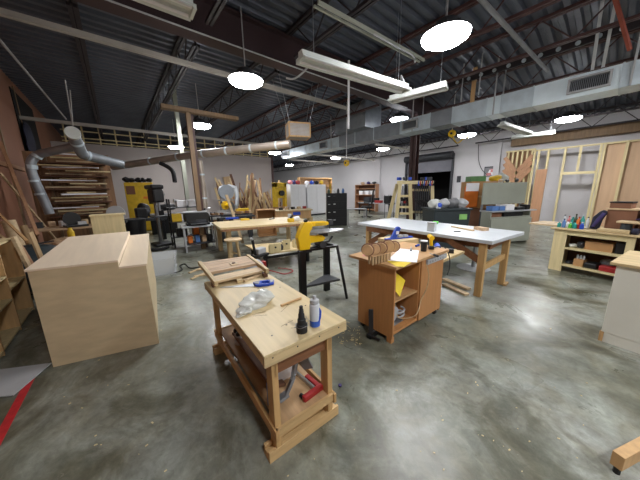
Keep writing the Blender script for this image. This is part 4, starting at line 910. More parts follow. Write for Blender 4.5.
# workbench clutter below the rack
t = thing('side_bench', 'dark side bench under the lumber rack', 'workbench', (-.75, 8.55, 0))
build('bench_top', B(-.95, .85, -.35, .4, .82, .86), 'walnut', t); 
for (x, y) in ((-.9, -.3), (.8, -.3), (-.9, .35), (.8, .35)): build('leg', B(x-.04, x+.04, y-.04, y+.04, 0, .819), 'scrap_b', t)
t = thing('chop_saw', 'black and white chop saw on the dark side bench', 'saw', (-.85, 8.4, .861), R(20)); build('base', B(-.2, .2, -.15, .15, 0, .05), 'blk_metal', t, bev=.01); build('guard', MB().cyl((-.05, -.03, .2), (-.05, .03, .2), .16, n=20), 'black', t, smooth=True); build('motor', MB().cyl((0, .03, .22), (0, .2, .22), .07, n=12), 'dk_grey', t); build('vise', B(.02, .18, -.1, .05, .051, .12), 'lt_grey', t)
t = thing('disc_sander', 'grey disc sander with round plate on the dark side bench', 'sander', (-.05, 8.5, .861), R(-10)); build('base', B(-.2, .2, -.15, .15, 0, .06), 'dk_grey', t, bev=.01); build('disc', MB().cyl((0, -.06, .26), (0, .0, .26), .2, n=26), 'lt_grey', t, smooth=True); build('motor', MB().cyl((0, .0, .26), (0, .22, .26), .09, n=14), 'grey', t, smooth=True)
for i in range(8):
    m_ = ['dk_grey', 'walnut', 'paper', 'black', 'scrap', 'red', 'steel', 'orange'][i]; lab = ['dark grey', 'brown', 'white', 'black', 'tan', 'red', 'steel', 'orange'][i]
    single('bench_item', MB().cbox((0, 0, .07), (.13, .1, .14), rz=.3*i), m_, '%s small box in the clutter on the dark side bench' % lab, 'box', loc=(-1.5+.2*i if i < 7 else -.45, 8.72+.04*(i % 2), .861), bev=.012)
# boards standing at left wall: tan rolled ones
for i, (x, y, r_, h, m_, lab) in enumerate(((-1.6, 7.6, .1, 1.15, 'lumber_pale', 'pale cardboard tube leaning at the left wall'), (-1.75, 7.2, .05, 1.2, 'dark_wood', 'dark wooden roll standing beside the pale tube'), (-1.5, 8.0, .06, 1.0, 'scrap', 'tan board standing beside the pale tube'))):
    single('standing_roll', MB().cyl((x, y, 0), (x-.12, y+.1, h), r_, n=16), m_, lab, 'roll', smooth=True)
# dark tarp covered heap behind plywood counter
t = thing('tool_bag', 'dark blue tarp bundle behind the big plywood counter', 'bundle', (-1.25, 6.1, 0)); build('tarp', MB().blob((0, 0, .42), (.5, .5, .42), .12, 51), 'bin_dark', t, smooth=True); build('strap', MB().bar((-.3, -.3, .82), (.3, .1, .84), .05, .02), 'black', t)
t = thing('clutter_crate', 'brown crate of scraps between the tarp bundle and the side bench', 'crate', (-.9, 7.3, 0)); build('crate_body', MB().box(-.35, .35, -.25, .25, 0, .6), 'scrap_b', t); build('scrap_fill', MB().blob((0, 0, .62), (.3, .2, .12), .3, 55), 'walnut', t, smooth=True)
single('small_canister', MB().lathe([(.05, 0), (.055, .01), (.055, .2), (.03, .25), (.03, .28)], n=14), 'yellow_soft', 'small pale yellow bottle behind the plywood counter', 'bottle', loc=(-.82, 7.12, .68))
# trash can
p = AZ(127, 231, 0)
for i, (x, y, lab) in enumerate(((.3, 9.3, 'black trash can with open rim behind the plywood box'),)):
    t = thing('trash_can', lab, 'trash can', (x, y, 0)); h = .85
    build('can_body', MB().lathe([(.24, 0), (.26, .02), (.33, h)], n=22), 'black', t, smooth=True); build('rim', MB().lathe([(.335, h+.001), (.35, h+.01), (.335, h+.03)], n=22), 'dk_grey', t)
# yellow machine
t = thing('yellow_cabinet', 'tall yellow cabinet board with dark tools along its top before the back wall', 'cabinet', (.83, 13.2, 0), R(-8))
build('panel', MB().box(-.5, .5, 0, .35, .0, 2.1), 'yellow_soft', t, bev=.02)
build('label', B(-.45, -.15, -.012, -.001, 1.6, 1.95), 'card_dark', t); build('label', B(.1, .4, -.012, -.001, 1.4, 1.5), 'orange', t)
for k in range(5): build('top_tool', MB().blob((-.4+.2*k, .1, 2.2), (.12, .1, .1), .3, 60+k, 2), 'black', t)
t = thing('table_saw', 'black table saw with grey wing in front of the yellow cabinet', 'table saw', (1.35, 11.9, 0), R(-5))
build('cabinet_body', B(-.4, .5, -.3, .3, 0, .7), 'blk_metal', t, bev=.02); build('saw_table', B(-.8, 1.0, -.35, .35, .75, .8), 'grey', t); build('fence', B(-.1, -.04, -.36, .36, .801, .9), 'black', t); build('blade_guard', MB().blob((.2, 0, 1.05), (.4, .12, .14), .15, 71), 'black', t, smooth=True); build('motor_cover', MB().blob((-.55, 0, 1.0), (.22, .2, .25), .15, 72), 'black', t, smooth=True)
single('white_pipe', MB().cyl((1.9, 12.2, 1.3), (3.2, 12.5, 1.0), .08, n=10), 'lt_grey', 'pale pipe stretching right from the table saw', 'pipe', smooth=True)
single('dark_crate', B(-.4, .3, -.2, .2, 0, .35), 'dark_wood', 'dark crate on the floor right of the table saw', 'crate', loc=(2.9, 12.4, 0))
# pile of leaning lumber at back wall
rn = random.Random(5)
tone = [('pale', 'lumber_pale'), ('tan', 'scrap'), ('brown', 'scrap_b'), ('yellowish', 'pine_z'), ('reddish', 'ply_red'), ('dark', 'dark_wood')]
for i in range(84):
    x = 5.2+3.3*rn.random(); y0 = 13.3+i*.041; L = rn.uniform(1.0, 2.75) if x < 7.4 else rn.uniform(.8, 1.8); tl = rn.uniform(-.42, .42); tn = tone[i % 6]
    pos = 'left' if x < 6.4 else 'middle' if x < 7.5 else 'right'
    w_ = rn.uniform(.05, .15)
    single('leaning_lumber', MB().bar((x, y0, w_*.5*abs(math.sin(tl))+.003), (x+L*math.sin(tl), y0, w_*.5*abs(math.sin(tl))+L*math.cos(tl)), w_, .03, (0, 1, 0)), tn[1], '%s scrap board leaning in the %s of the lumber pile at the back wall' % (tn[0], pos), 'board', '%s boards in the %s of the lumber pile' % (tn[0], pos))
single('tall_sheet', MB().cbox((0, 0, 1.4), (.5, .03, 2.6), ry=R(-8)), 'scrap', 'tall tan sheet at the left of the lumber pile', 'sheet', loc=(6.1, 16.9, -.05))

# hanging air filter
p = AY(298, 131, 6.6)
t = thing('air_filter', 'box air filter in a wood frame hanging from the ceiling', 'air filter', (p.x, p.y, p.z-.22), R(-22))
w, d, h = .34, .26, .42
build('core', B(-w+.01, w-.01, -d+.01, d-.01, .01, h-.01), 'duct_brown', t)
for x in (-w, w-.04):
    for y in (-d, d-.04): build('frame_post', B(x, x+.04, y, y+.04, 0, h), 'ply_warm', t)
for z in (0, h-.04):
    for y in (-d-.001, d-.039): build('frame_rail', B(-w+.041, w-.041, y, y+.04, z-.001, z+.039), 'ply_warm', t)
    for x in (-w-.001, w-.039): build('frame_rail', B(x, x+.04, -d+.041, d-.041, z-.001, z+.039), 'ply_warm', t)
mb = MB()
for k in range(9): mb.box(-w+.05, w-.05, -d+.001, -d+.009, .05+k*.037, .06+k*.037); mb.box(-w+.001, -w+.009, -d+.05, d-.05, .05+k*.037, .06+k*.037)
build('filter_pleats', mb, 'lt_grey', t)
for (x, y) in ((-w, -d), (w, -d), (-w, d), (w, d)): build('hanging_wire', MB().tube([(x*.9, y*.9, h), (x*1.9, y*1.9, 5.02-(p.z-.22))], .006, 5), 'steel', t)

# clutter on the saw cart and low bench
rn = random.Random(77)
for i in range(16):
    m_, c_ = [('scrap_b', 'brown'), ('dk_grey', 'grey'), ('walnut', 'tan'), ('black', 'black'), ('card_dark', 'dark tan'), ('steel', 'steel'), ('lumber_pale', 'pale'), ('ply_red', 'rust')][i % 8]
    x = 2.45+.075*i+(.28 if i > 4 else 0); 
    if i > 9: x += .0
    single('loose_offcut', MB().cbox((0, 0, .05), (rn.uniform(.05, .1), rn.uniform(.1, .25), rn.uniform(.05, .1)), rz=rn.uniform(-.3, .3)), m_, '%s piece among odds and ends on the %s of the grey cart' % (c_, 'left' if i < 8 else 'right'), 'offcut', 'odds and ends on the grey cart', loc=(x, 9.06 if i % 2 else 8.68, .842+.0))
for i in range(5):
    single('bench_tool', MB().cbox((0, 0, .05), (.16, .12, .1), rz=rn.uniform(-.5, .5)), ['dk_grey', 'walnut', 'black', 'lumber_pale', 'red'][i], '%s tool box on the low tan workbench' % ['grey', 'brown', 'black', 'pale', 'red'][i], 'tool box', loc=(5.15+.27*i, 8.75-.04*i, .862), bev=.01)
jb = MB().blob((0, 0, 0), (.06, .55, .5), .15, 91)
w_ = AX(30, 140, XL+.1)
single('hanging_cloth', jb, 'navy', 'dark clothes hanging in the opening high on the plywood wall', 'clothes', loc=w_, smooth=True)
# ============================================================== BACKGROUND
# white cabinets
t = None
cz = 1.62
for i, (pl, pr, X, lab) in enumerate(((291, 306, 9.2, 'white cabinet on the left of the pair beyond the low workbench'), (307.5, 326, 8.9, 'wider white cabinet on the right of the pair, left of the black file cabinet'))):
    Y0 = 12.6; a = AY(pl, 200, Y0); b = AY(pr, 200, Y0)
    t = thing('white_locker', lab, 'cabinet', ((a.x+b.x)/2, Y0+.3, 0)); w = (b.x-a.x)/2
    h = AY(pl, 184.5, Y0).z
    build('carcass', B(-w, w, -.28, .3, .1, h), 'paper', t, bev=.01); build('plinth', B(-w+.02, w-.02, -.25, .3, 0, .099), 'dk_grey', t)
    for s in (-1, 1): build('door', B(min(s*.01, s*(w-.01)), max(s*.01, s*(w-.01)), -.3, -.281, .14, h-.03), 'paper', t)
    for k in range(4 if i else 3):
        m_ = ['pink', 'purple', 'red', 'paper', 'blue', 'black', 'yellow_soft'][(k+3*i) % 7]
        single('stored_bag', MB().blob((0, 0, .13), (.16, .14, .14), .2, 80+k+10*i), m_, '%s bundle on top of the %s white cabinet' % (['pink', 'purple', 'red', 'white', 'blue', 'black', 'yellow'][(k+3*i) % 7], ['narrow', 'wide'][i]), 'bundle', loc=((a.x+b.x)/2-w*.7+k*w*.5, Y0+.3, h+.002), smooth=True)
a = AY(300, 178, 13.6); b = AY(332, 178, 13.6)
t = thing('brown_hutch', 'brown wooden hutch shelf behind the white cabinets', 'shelf', ((a.x+b.x)/2, 13.8, 0)); w = (b.x-a.x)/2
build('back_panel', B(-w, w, .1, .13, 0, 2.45), 'walnut', t); build('top_shelf', B(-w, w, -.2, .099, 2.42, 2.5), 'ply_warm', t); build('side_panel', B(-w, -w+.05, -.2, .099, 0, 2.419), 'ply_warm', t); build('side_panel', B(w-.05, w, -.2, .099, 0, 2.419), 'ply_warm', t); build('middle_shelf', B(-w+.051, w-.051, -.2, .099, 1.9, 1.94), 'ply_warm', t)
a = AX(290, 175, 12)
# yellow machine far
p = AY(281, 205, 12.8)
t = thing('yellow_press', 'yellow upright machine at the end of the grey wall', 'machine', (p.x, 12.9, 0), R(0))
build('base', B(-.35, .35, -.3, .3, 0, .7), 'card', t, bev=.02); build('column_frame', MB().box(-.42, -.2, -.15, .15, .701, 2.1).box(.25, .42, -.15, .15, .701, 2.1).box(-.42, .42, -.15, .15, 1.85, 2.1), 'yellow_soft', t, bev=.02); build('head', B(-.19, .24, -.1, .15, 1.2, 1.84), 'yellow_soft', t); build('motor', MB().cyl((.05, -.25, 1.5), (.05, -.1, 1.5), .16, n=16), 'black', t)
# black file cabinet with items
p = AZ(327, 226, 0); 
t = thing('file_cabinet', 'black four drawer file cabinet in the aisle', 'file cabinet', (p.x, p.y, 0), R(-38))
hh = 1.48
build('carcass', B(0, .92, 0, .6, 0, hh), 'black', t, bev=.006)
for k in range(4):
    d_ = build('drawer', B(.02, .90, -.018, -.001, .04+k*.36, .38+k*.36), 'black_rub', t, bev=.004)
    build('handle', B(.06, .16, -.04, -.019, .25+k*.36, .28+k*.36), 'lt_grey', d_); build('label_plate', B(.3, .4, -.022, -.019, .25+k*.36, .3+k*.36), 'lt_grey' if k < 3 else 'dk_grey', d_)
fm = Matrix.Translation((p.x, p.y, 0)) @ Matrix.Rotation(R(-38), 4, 'Z')
for i, (x, m_, lab) in enumerate(((.12, 'glass_green', 'green glass jar on the file cabinet'), (.32, 'paper', 'white cup on the file cabinet'), (.55, 'dk_grey', 'grey tin on the file cabinet'), (.78, 'blue_soft', 'pale blue tin on the file cabinet right end'))):
    q = fm @ Vector((x, .3, hh+.002)); single('small_jar', MB().lathe([(.06, 0), (.065, .01), (.06, .13), (.04, .16), (.04, .2)], n=12), m_, lab, 'jar', loc=q)
q = fm @ Vector((.2, .45, hh+.002)); single('yellow_level', B(-.03, .03, -.02, .02, 0, .42), 'yellow_soft', 'upright yellow level on the file cabinet', 'level', loc=q)
p2 = AZ(324, 245, 0)
t = thing('grey_desk', 'low grey metal desk frame right of the file cabinet', 'desk', (8.3, 8.0, 0), R(-38))
build('desktop', B(0, .9, 0, .5, .7, .73), 'lt_grey', t)
for (x, y) in ((.03, .03), (.87, .03), (.03, .47), (.87, .47)): build('leg', B(x-.02, x+.02, y-.02, y+.02, 0, .699), 'lt_grey', t)
# brown bookcase on right wall
t = thing('bookcase', 'brown bookcase with white boxes against the right wall', 'bookcase', (XR-.45, 0, 0))
y0, y1 = AX(376, 190, XR-.45).y, AX(355, 190, XR-.45).y; zb = AX(365, 184.5, XR-.45).z
build('side_panel', B(0, .44, y0, y0+.04, 0, zb), 'ply_red', t); build('side_panel', B(0, .44, y1-.04, y1, 0, zb), 'ply_red', t); build('back_panel', B(.42, .44, y0+.041, y1-.041, 0, zb), 'dark_wood', t)
for z in (.1, .7, 1.2, 1.65, zb-.04): build('shelf', B(.0, .419, y0+.041, y1-.041, z, z+.04), 'ply_red', t)
for k in range(3):
    single('white_carton', B(-.14, .14, -.18, .18, 0, .28), 'paper', '%s white carton on the bookcase shelf' % ['right', 'middle', 'left'][k], 'carton', loc=(XR-.27, y0+.35+.55*k, 1.241))
    single('top_bundle', MB().blob((0, 0, .1), (.12, .16, .11), .2, 90+k), ['dk_grey', 'purple', 'walnut'][k], '%s bundle on top of the bookcase' % ['dark grey', 'purple', 'brown'][k], 'bundle', loc=(XR-.25, y0+.3+.55*k, zb+.002), smooth=True)
# office chair
p = AZ(368, 216, 0)
t = thing('office_chair', 'black office chair with a wide back beyond the clamp rack', 'chair', (11.3, 9.35, 0), R(40))
for k in range(5): a = k*1.257; build('leg', MB().bar((0, 0, .06), (.3*math.cos(a), .3*math.sin(a), .016), .04, .03), 'black', t)
build('post', MB().cyl((0, 0, .07), (0, 0, .45), .03, n=10), 'dk_grey', t); build('seat', B(-.27, .27, -.26, .26, .46, .55), 'black', t, bev=.03); build('backrest', MB().cbox((0, -.27, .98), (.54, .07, .66), rx=R(6)), 'blk_metal', t, bev=.03)
for s in (-1, 1): build('armrest', MB().tube([(s*.28, -.1, .5), (s*.33, -.1, .7), (s*.33, .15, .72)], .02, 8), 'black', t)
t.scale = (1.2, 1.2, 1.2)
t = thing('computer_desk', 'dark desk with clutter near the right wall', 'desk', (13.2, 9.9, 0))
build('desktop', B(-.6, .6, -1.3, 1.3, .72, .76), 'lt_grey', t)
for (x, y) in ((-.55, -1.2), (.55, -1.2), (-.55, 1.2), (.55, 1.2)): build('leg', B(x-.03, x+.03, y-.03, y+.03, 0, .719), 'black', t)
for i, (x, y, m_, lab, h) in enumerate(((-.3, -.9, 'black', 'black monitor on the dark desk', .45), (-.3, -.2, 'red', 'red box on the dark desk', .16), (.0, .3, 'black', 'black case on the dark desk left end', .3), (-.2, .8, 'dk_grey', 'grey printer on the dark desk', .35))):
    single('desk_item', B(-.15, .15, -.22, .22, 0, h), m_, lab, 'box', loc=(13.2+x, 9.9+y, .761), bev=.02)
t = thing('upturned_chair', 'dark upturned chair with legs up near the right wall', 'chair', (11.9, 8.2, 0)); build('seat', B(-.2, .2, -.2, .2, .77, .82), 'black', t)
for (x, y) in ((-.18, -.18), (.18, -.18), (-.18, .18), (.18, .18)): build('leg', MB().cyl((x, y, .82), (x*1.1, y*1.1, 1.3), .018, n=8), 'black', t); build('lower_leg', MB().cyl((x, y, 0), (x, y, .77), .018, n=8), 'black', t)

# A frame clamp rack
RX, RY = 8.4, 4.9
base = AZ(400, 228, 0)
t = thing('clamp_rack', 'pine A frame clamp rack with clamps hung in front of the maroon column', 'rack', (0, 0, 0))
D_ = 8.25   # depth plane: rack faces the camera
def RK(px, py, off=0):
    r = ray(px, py); r = r.normalized(); fwd = Vector((ray(400, 200).x, ray(400, 200).y, 0)).normalized(); k = (D_+off)/(r.x*fwd.x+r.y*fwd.y); return Vector((r.x*k, r.y*k, H+r.z*k))
def ground(pa, pb):  # extend a line through a,b to the floor
    d = pb-pa; return pa+d*(pa.z/(pa.z-pb.z))
for (pa, pb, off, m_) in (((400, 184), (396, 222), 0, 'stud'), ((410, 184), (411, 222), 0, 'stud'), ((397, 184), (388, 220), .35, 'stud'), ((432, 184), (432.5, 222), .0, 'stud'), ((431, 184), (433, 220), .5, 'stud')):
    a, b = RK(*pa, off), RK(*pb, off); build('post', MB().bar(a, ground(a, b), .1, .06, (.6, .77, 0)), m_, t)
build('top_rail', MB().bar(RK(397, 182.5), RK(414, 182.5), .1, .1), 'stud_x', t); build('top_rail', MB().bar(RK(414.2, 182.5), RK(434, 182.5), .09, .1), 'stud_x', t)
for py in (196, 207, 213.5): build('rung', MB().bar(RK(399.5, py, .07), RK(410.5, py, .07), .05, .07), 'stud_x', t)
build('back_rail', MB().bar(RK(412, 190, .1), RK(431, 190, .1), .04, .07), 'stud_x', t)
build('back_rail', MB().bar(RK(412, 212, .1), RK(431, 212, .1), .04, .07), 'stud_x', t)
cc = ['black', 'blue', 'red', 'black', 'black', 'steel']
for k in range(9):
    px = 415+k*1.9; a, b = RK(px, 185, -.12), RK(px+.2, 219-(k % 3)*3, -.12)
    c_ = thing('hanging_clamp', '%s bar clamp hanging on the clamp rack' % ['first', 'second', 'third', 'fourth', 'fifth', 'sixth', 'seventh', 'eighth', 'ninth'][k]+' from its middle post', 'clamp', (a.x, a.y, 0), 0, 'bar clamps on the rack')
    L = Vector((a.x, a.y, 0)); d = b-L
    build('bar', MB().bar(a-L, b-L, .03, .02), 'dk_grey', c_); build('jaw', MB().cbox(a-L+Vector((.0, -.05, .0)), (.035, .1, .05)), cc[k % 6] if k % 2 else 'black', c_)
    build('sliding_jaw', MB().cbox((a-L).lerp(d, .45+.1*(k % 3))+Vector((0, -.05, 0)), (.035, .1, .06)), 'black', c_); build('handle', MB().cyl((a-L)+Vector((0, -.1, -.02)), (a-L)+Vector((0, -.12, .12)), .018, n=8), ['blue', 'red', 'black'][k % 3], c_)
for k in range(5):
    px = 401+k*1.9; a, b = RK(px, 186, .3), RK(px, 212, .3); L = Vector((a.x, a.y, 0))
    c_ = thing('hanging_clamp', 'red and dark clamp hanging behind the rungs, %s from the left' % ['first', 'second', 'third', 'fourth', 'fifth'][k], 'clamp', (a.x, a.y, 0), 0, 'clamps behind the rungs')
    build('bar', MB().bar(a-L, b-L, .02, .03), 'dk_grey', c_); build('jaw', MB().cbox((a-L).lerp(b-L, .45+.08*(k % 3)), (.05, .08, .08)), 'red' if k == 2 else 'black', c_)
for k in range(6):
    a = RK(399+k*5.2+(8 if k > 2 else 0), 180.5); single('top_clamp', MB().cbox((0, 0, .045), (.16, .08, .09), rz=.4*k), ['blue', 'dk_grey', 'blue', 'black', 'blue', 'dk_grey'][k], ['blue clamp head at the left end of the rack top', 'grey clamp head on the rack top above the rungs', 'blue clamp head above the middle post', 'black clamp head on the right rail', 'blue clamp head on the right rail', 'grey clamp head at the right end of the rack top'][k], 'clamp', loc=RK(399+k*5.2+(8 if k > 2 else 0)-(4 if k > 3 else 0), 182.2)+Vector((0, 0, .06)), bev=.01)

# dark tub full of plastic
p = AZ(440, 244, 0)
a, b = AZ(436, 241, 0), AZ(470, 240, 0)
t = thing('dark_tub', 'large dark green tub with a pale green label behind the white table', 'tub', (6.92, 2.97, 0), R(-38))
w, d, h = .48, .37, 1.04
build('tub_body', MB().hexa([(-w*.92, -d*.9, 0), (w*.92, -d*.9, 0), (w*.92, d*.9, 0), (-w*.92, d*.9, 0), (-w, -d, h), (w, -d, h), (w, d, h), (-w, d, h)]), 'bin_dark', t, bev=.02)
build('rim', MB().box(-w-.03, w+.03, -d-.03, d+.03, h+.001, h+.05), 'bin_dark', t, bev=.01); build('label', B(.18, .38, -d-.012, -d-.002, .8, .94), 'label_green', t)
tm = Matrix.Translation((6.92, 2.97, 0)) @ Matrix.Rotation(R(-38), 4, 'Z')
for k in range(7):
    q = tm @ Vector((-.4+.13*k, -.1+.12*(k % 2), h+.052)); single('plastic_wrap', MB().blob((0, 0, .12), (.085, .15, .12), .2, 100+k), ['bag', 'bag', 'lt_grey', 'bag', 'grey', 'bag', 'lt_grey'][k], 'crumpled plastic wrap on the dark tub, %s from the left' % ['first', 'second', 'third', 'fourth', 'fifth', 'sixth', 'last'][k], 'plastic wrap', 'plastic wrap on the dark tub', loc=q)
q = tm @ Vector((-.35, -.3, h+.052)); t = thing('blue_bottle', 'blue capped white bottle in front of the plastic wrap', 'bottle', q); build('body', MB().lathe([(.05, 0), (.06, .01), (.05, .12), (.03, .16)], n=14), 'white_lam', t); build('cap', MB().blob((0, -.03, .09), (.07, .05, .07), .05, 5, 2), 'blue', t)
# cardboard boxes
def box_at(name, lab, x, y, z, w, d, h, rz, m_, cat='box', **k): return single(name, B(-w/2, w/2, -d/2, d/2, 0, h), m_, lab, cat, loc=(x, y, z), rz=R(rz), bev=.006, **k)
qa = AZ(476, 236, 0)
box_at('cardboard_box', 'lower brown cardboard box left of the grey panel', 9.3, 3.0, 0, .85, .6, .95, -40, 'card_dark')
t = thing('cardboard_box', 'upper tan cardboard box stacked left of the grey panel', 'box', (9.35, 3.0, .953), R(-40))
build('box_body', B(-.42, .42, -.3, .3, 0, .85), 'card', t); build('tape_strip', B(-.42, .42, -.303, -.301, .35, .4), 'lumber_pale', t)
t = thing('orange_folder_stack', 'orange board with a white notice on the cardboard stack side', 'board', (8.72, 2.98, .9), R(-40)); build('board', B(-.22, .2, -.02, .02, .1, .75), 'orange', t); build('notice', B(-.2, .2, -.026, -.021, .6, .85), 'paper', t)
box_at('green_pack', 'green and white flat pack on top of the tan box', 9.3, 3.1, 1.805, .5, .3, .17, -38, 'pack_green')
t = thing('yellow_pouch', 'small yellow and white pouch right of the green pack', 'pouch', (9.85, 2.7, 1.8), R(-38)); build('pouch_body', MB().blob((0, 0, .1), (.2, .12, .1), .15, 111), 'yellow_soft', t, smooth=True); build('bag', MB().blob((.25, 0, .13), (.14, .12, .12), .25, 113), 'bag', t)
# grey panel workstation
ga, gb = AZ(480, 240, 0), AZ(520, 238, 0)
t = thing('grey_workstation', 'grey panel workstation with a shelf facing the aisle', 'workstation', (8.1, 2.46, 0), R(-26))
# local x runs along the panel
W = 1.45
build('upper_panel', B(.0, W+.12, -.0, .05, 1.12, 1.74), 'grey_paint', t, bev=.008); build('lower_panel', B(.0, W, -.35, -.31, .05, .74), 'grey_paint', t, bev=.006); build('shelf', B(-.02, W+.1, -.38, .05, .93, .96), 'lt_grey', t)
build('side_panel', B(-.0, .04, -.3, .0, .0, .929), 'grey_paint', t); build('side_panel', B(W-.04, W, -.3, .0, 0, .929), 'grey_paint', t); build('back_panel', B(.0, W, .001, .05, 0, .929), 'dk_grey', t); build('cross_panel', B(.041, W-.041, -.3, -.0, .74, .78), 'grey_paint', t)
build('shelf_support', B(.0, .04, .0, .05, .961, 1.119), 'grey', t); build('shelf_support', B(W-.04, W, .0, .05, .961, 1.119), 'grey', t)
gm = Matrix.Translation((8.1, 2.46, 0)) @ Matrix.Rotation(R(-26), 4, 'Z')
for i, (x, w, h, m_, lab) in enumerate(((.1, .22, .13, 'blue_soft', 'pale blue box on the grey workstation shelf'), (.34, .2, .12, 'blue_soft', 'second blue box on the grey workstation shelf'), (.62, .3, .16, 'paper', 'white carton on the grey workstation shelf'), (1.0, .3, .08, 'black', 'flat black device on the grey workstation shelf'), (1.28, .14, .14, 'black', 'black box at the right end of the shelf'))):
    q = gm @ Vector((x+.05, -.2, .962)); single('shelf_box', B(-w/2, w/2, -.1, .1, 0, h), m_, lab, 'box', loc=q, rz=R(-26), bev=.01)
for i, (x, w, m_, lab) in enumerate(((.25, .35, 'card_dark', 'brown tray under the workstation shelf'), (.85, .7, 'black', 'long black drawer box under the workstation shelf'))):
    q = gm @ Vector((x, -.15, .782)); single('under_tray', B(-w/2, w/2, -.12, .1, 0, .12), m_, lab, 'tray', loc=q, rz=R(-26))
for i, (x, m_, lab) in enumerate(((.6, 'walnut', 'brown bundle on the grey panel top'), (.85, 'black', 'black bundle on the grey panel top'), (1.2, 'dk_grey', 'grey bundle at the grey panel right end'))):
    q = gm @ Vector((x, .04, 1.742)); single('top_bundle', MB().blob((0, 0, .05), (.14, .04, .05), .2, 120+i), m_, lab, 'bundle', loc=q, smooth=True)
# poster on the wall
t = thing('wall_poster', 'small framed notice board with red and white notes on the right wall', 'notice board', (XR-.03, 0, 0))
ya, yb, z0, z1 = AX(498.5, 170, XR-.03).y, AX(485, 170, XR-.03).y, AX(490, 177, XR-.03).z, AX(490, 167.5, XR-.03).z
build('board', B(0, .025, ya, yb, z0, z1), 'grey', t)
rn = random.Random(9); mr, mw = MB(), MB()
for k in range(12):
    y = rn.uniform(ya+.05, yb-.2); z = rn.uniform(z0+.05, z1-.18); (mr if k % 2 else mw).box(-.006-.001*k, -.001, y, y+.15, z, z+.12)
build('notes', mr, 'pink', t); build('notes', mw, 'paper', t); build('frame', MB().box(-.01, .03, ya-.03, yb+.03, z1, z1+.05).box(-.01, .03, ya-.03, ya, z0, z1).box(-.01, .03, yb, yb+.03, z0, z1), 'dk_grey', t)
single('wall_mounted_box', B(-.03, 0, -.1, .1, 0, .35), 'dk_grey', 'dark control box on the right wall beside the roll-up door', 'control box', loc=(XR, 5.8, 1.9))
single('wall_cable', MB().tube(smooth_pts([(XR-.02, 5.0, 3.8), (XR-.05, 4.9, 3.0), (XR-.03, 4.7, 2.5), (XR-.03, 4.4, 2.2)]), .015, 6), 'dk_grey', 'dark cable sagging down the white wall above the notice board', 'cable')
# ================================================================= CEILING GEAR
LZ = 3.78
def bay_lamp(x, y, label, m_='lamp_light', r=.33):
    t = thing('high_bay_lamp', label, 'ceiling lamp', (x, y, LZ if abs(x-8.75) > .01 else 4.2), 0, 'round high bay lamps')
    m_ = 'lamp_dim' if abs(x-8.75) < .01 else m_
    build('lens', MB().lathe([(r*.5, -.05), (r*.8, -.035), (r*.97, -.0), (r, .03)], n=28), m_, t, smooth=True)
    build('housing', MB().lathe([(r*1.02, .031), (r*1.02, .05), (r*.55, .09), (r*.5, .2), (r*.3, .24)], n=24), 'dk_grey', t, smooth=True)
    mb = MB()
    for k in range(12):
        a = k*math.pi/6; mb.bar((r*.5*math.cos(a), r*.5*math.sin(a), .1), (r*.9*math.cos(a), r*.9*math.sin(a), .06), .012, .06)
    build('cooling_fins', mb, 'dk_grey', t)
    build('hanging_cable', MB().cyl((0, 0, .24), (0, 0, deck_z(x)-LZ), .012, n=6), 'lt_grey', t)
    return t
for (x, y, l) in ((4.08, 1.96, 'largest bright round lamp over the white table'), (2.35, 5.1, 'bright round lamp in front of the maroon beam, over the long table'),
        (2.5, 9.2, 'bright round lamp beside the wooden post'), (11.86, 4.46, 'bright round lamp under the duct before the roll-up door'), (12.03, 1.43, 'bright round lamp above the stud wall'),
        (11.8, 8.7, 'round lamp beyond the maroon column'), (12.2, 12.9, 'round lamp behind the yellow cord reel'), (11.9, 18.4, 'small round lamp deep in the hall right of the grey wall'), (7.5, 13.1, 'round lamp under the branch duct near the lumber pile'),
        (.5, -1.5, 'added round fill lamp, unseen, overhead behind the viewpoint'), (4.3, -2.9, 'added round fill lamp, unseen, overhead behind the white cabinet'), (7.4, -1.9, 'added round fill lamp, unseen, overhead beyond the shelf bench'), (8.75, 5.75, 'round lamp half hidden behind the duct near the maroon column'), (7.6, 22.5, 'round lamp in the far hall behind the grey wall'), (2.6, 14.0, 'round lamp before the mezzanine railing')):  # first three lamps here are unseen fill, added to brighten camera-facing sides
    bay_lamp(x, y, l)
# unlit strip fixtures
def strip(a, b, label, wing=.13):
    a, b = Vector(a), Vector(b); d = b-a; L = d.length; ang = math.atan2(d.y, d.x); c = (a+b)/2
    t = thing('strip_fixture', label, 'strip light', c, ang, 'unlit white strip fixtures')
    build('channel', B(-L/2, L/2, -.055, .055, .0, .075), 'fixture_white', t, bev=.006)
    build('reflector_wing', MB().hexa([(-L/2, .056, .0), (L/2, .056, 0), (L/2, wing, -.05), (-L/2, wing, -.05), (-L/2, .056, .012), (L/2, .056, .012), (L/2, wing, -.04), (-L/2, wing, -.04)]), 'fixture_white', t)
    build('reflector_wing', MB().hexa([(-L/2, -wing, -.05), (L/2, -wing, -.05), (L/2, -.056, 0), (-L/2, -.056, 0), (-L/2, -wing, -.04), (L/2, -wing, -.04), (L/2, -.056, .012), (-L/2, -.056, .012)]), 'fixture_white', t)
    for s in (-.08, .08): build('tube', MB().cyl((-L/2+.03, s, -.03), (L/2-.03, s, -.03), .016, n=10), 'paper', t, smooth=True)
    for s in (-1, 1):
        build('socket', B(s*L/2-.015, s*L/2+.015, -.1, .1, -.045, -.001), 'fixture_white', t)
        build('hanging_wire', MB().cyl((s*L*.4, 0, .075), (s*L*.4, 0, deck_z(c.x)-c.z), .006, n=5), 'steel', t)
    return t
strip((2.22, 3.05, 3.42), (4.42, 2.78, 3.42), 'long white strip fixture across the top centre below the beam')
strip((4.86, 3.43, 3.5), (5.08, 2.35, 3.5), 'short white strip fixture below the largest round lamp')
strip((-.9, 3.15, 3.5), (.9, 3.12, 3.5), 'white strip fixture cut by the top edge of the view')
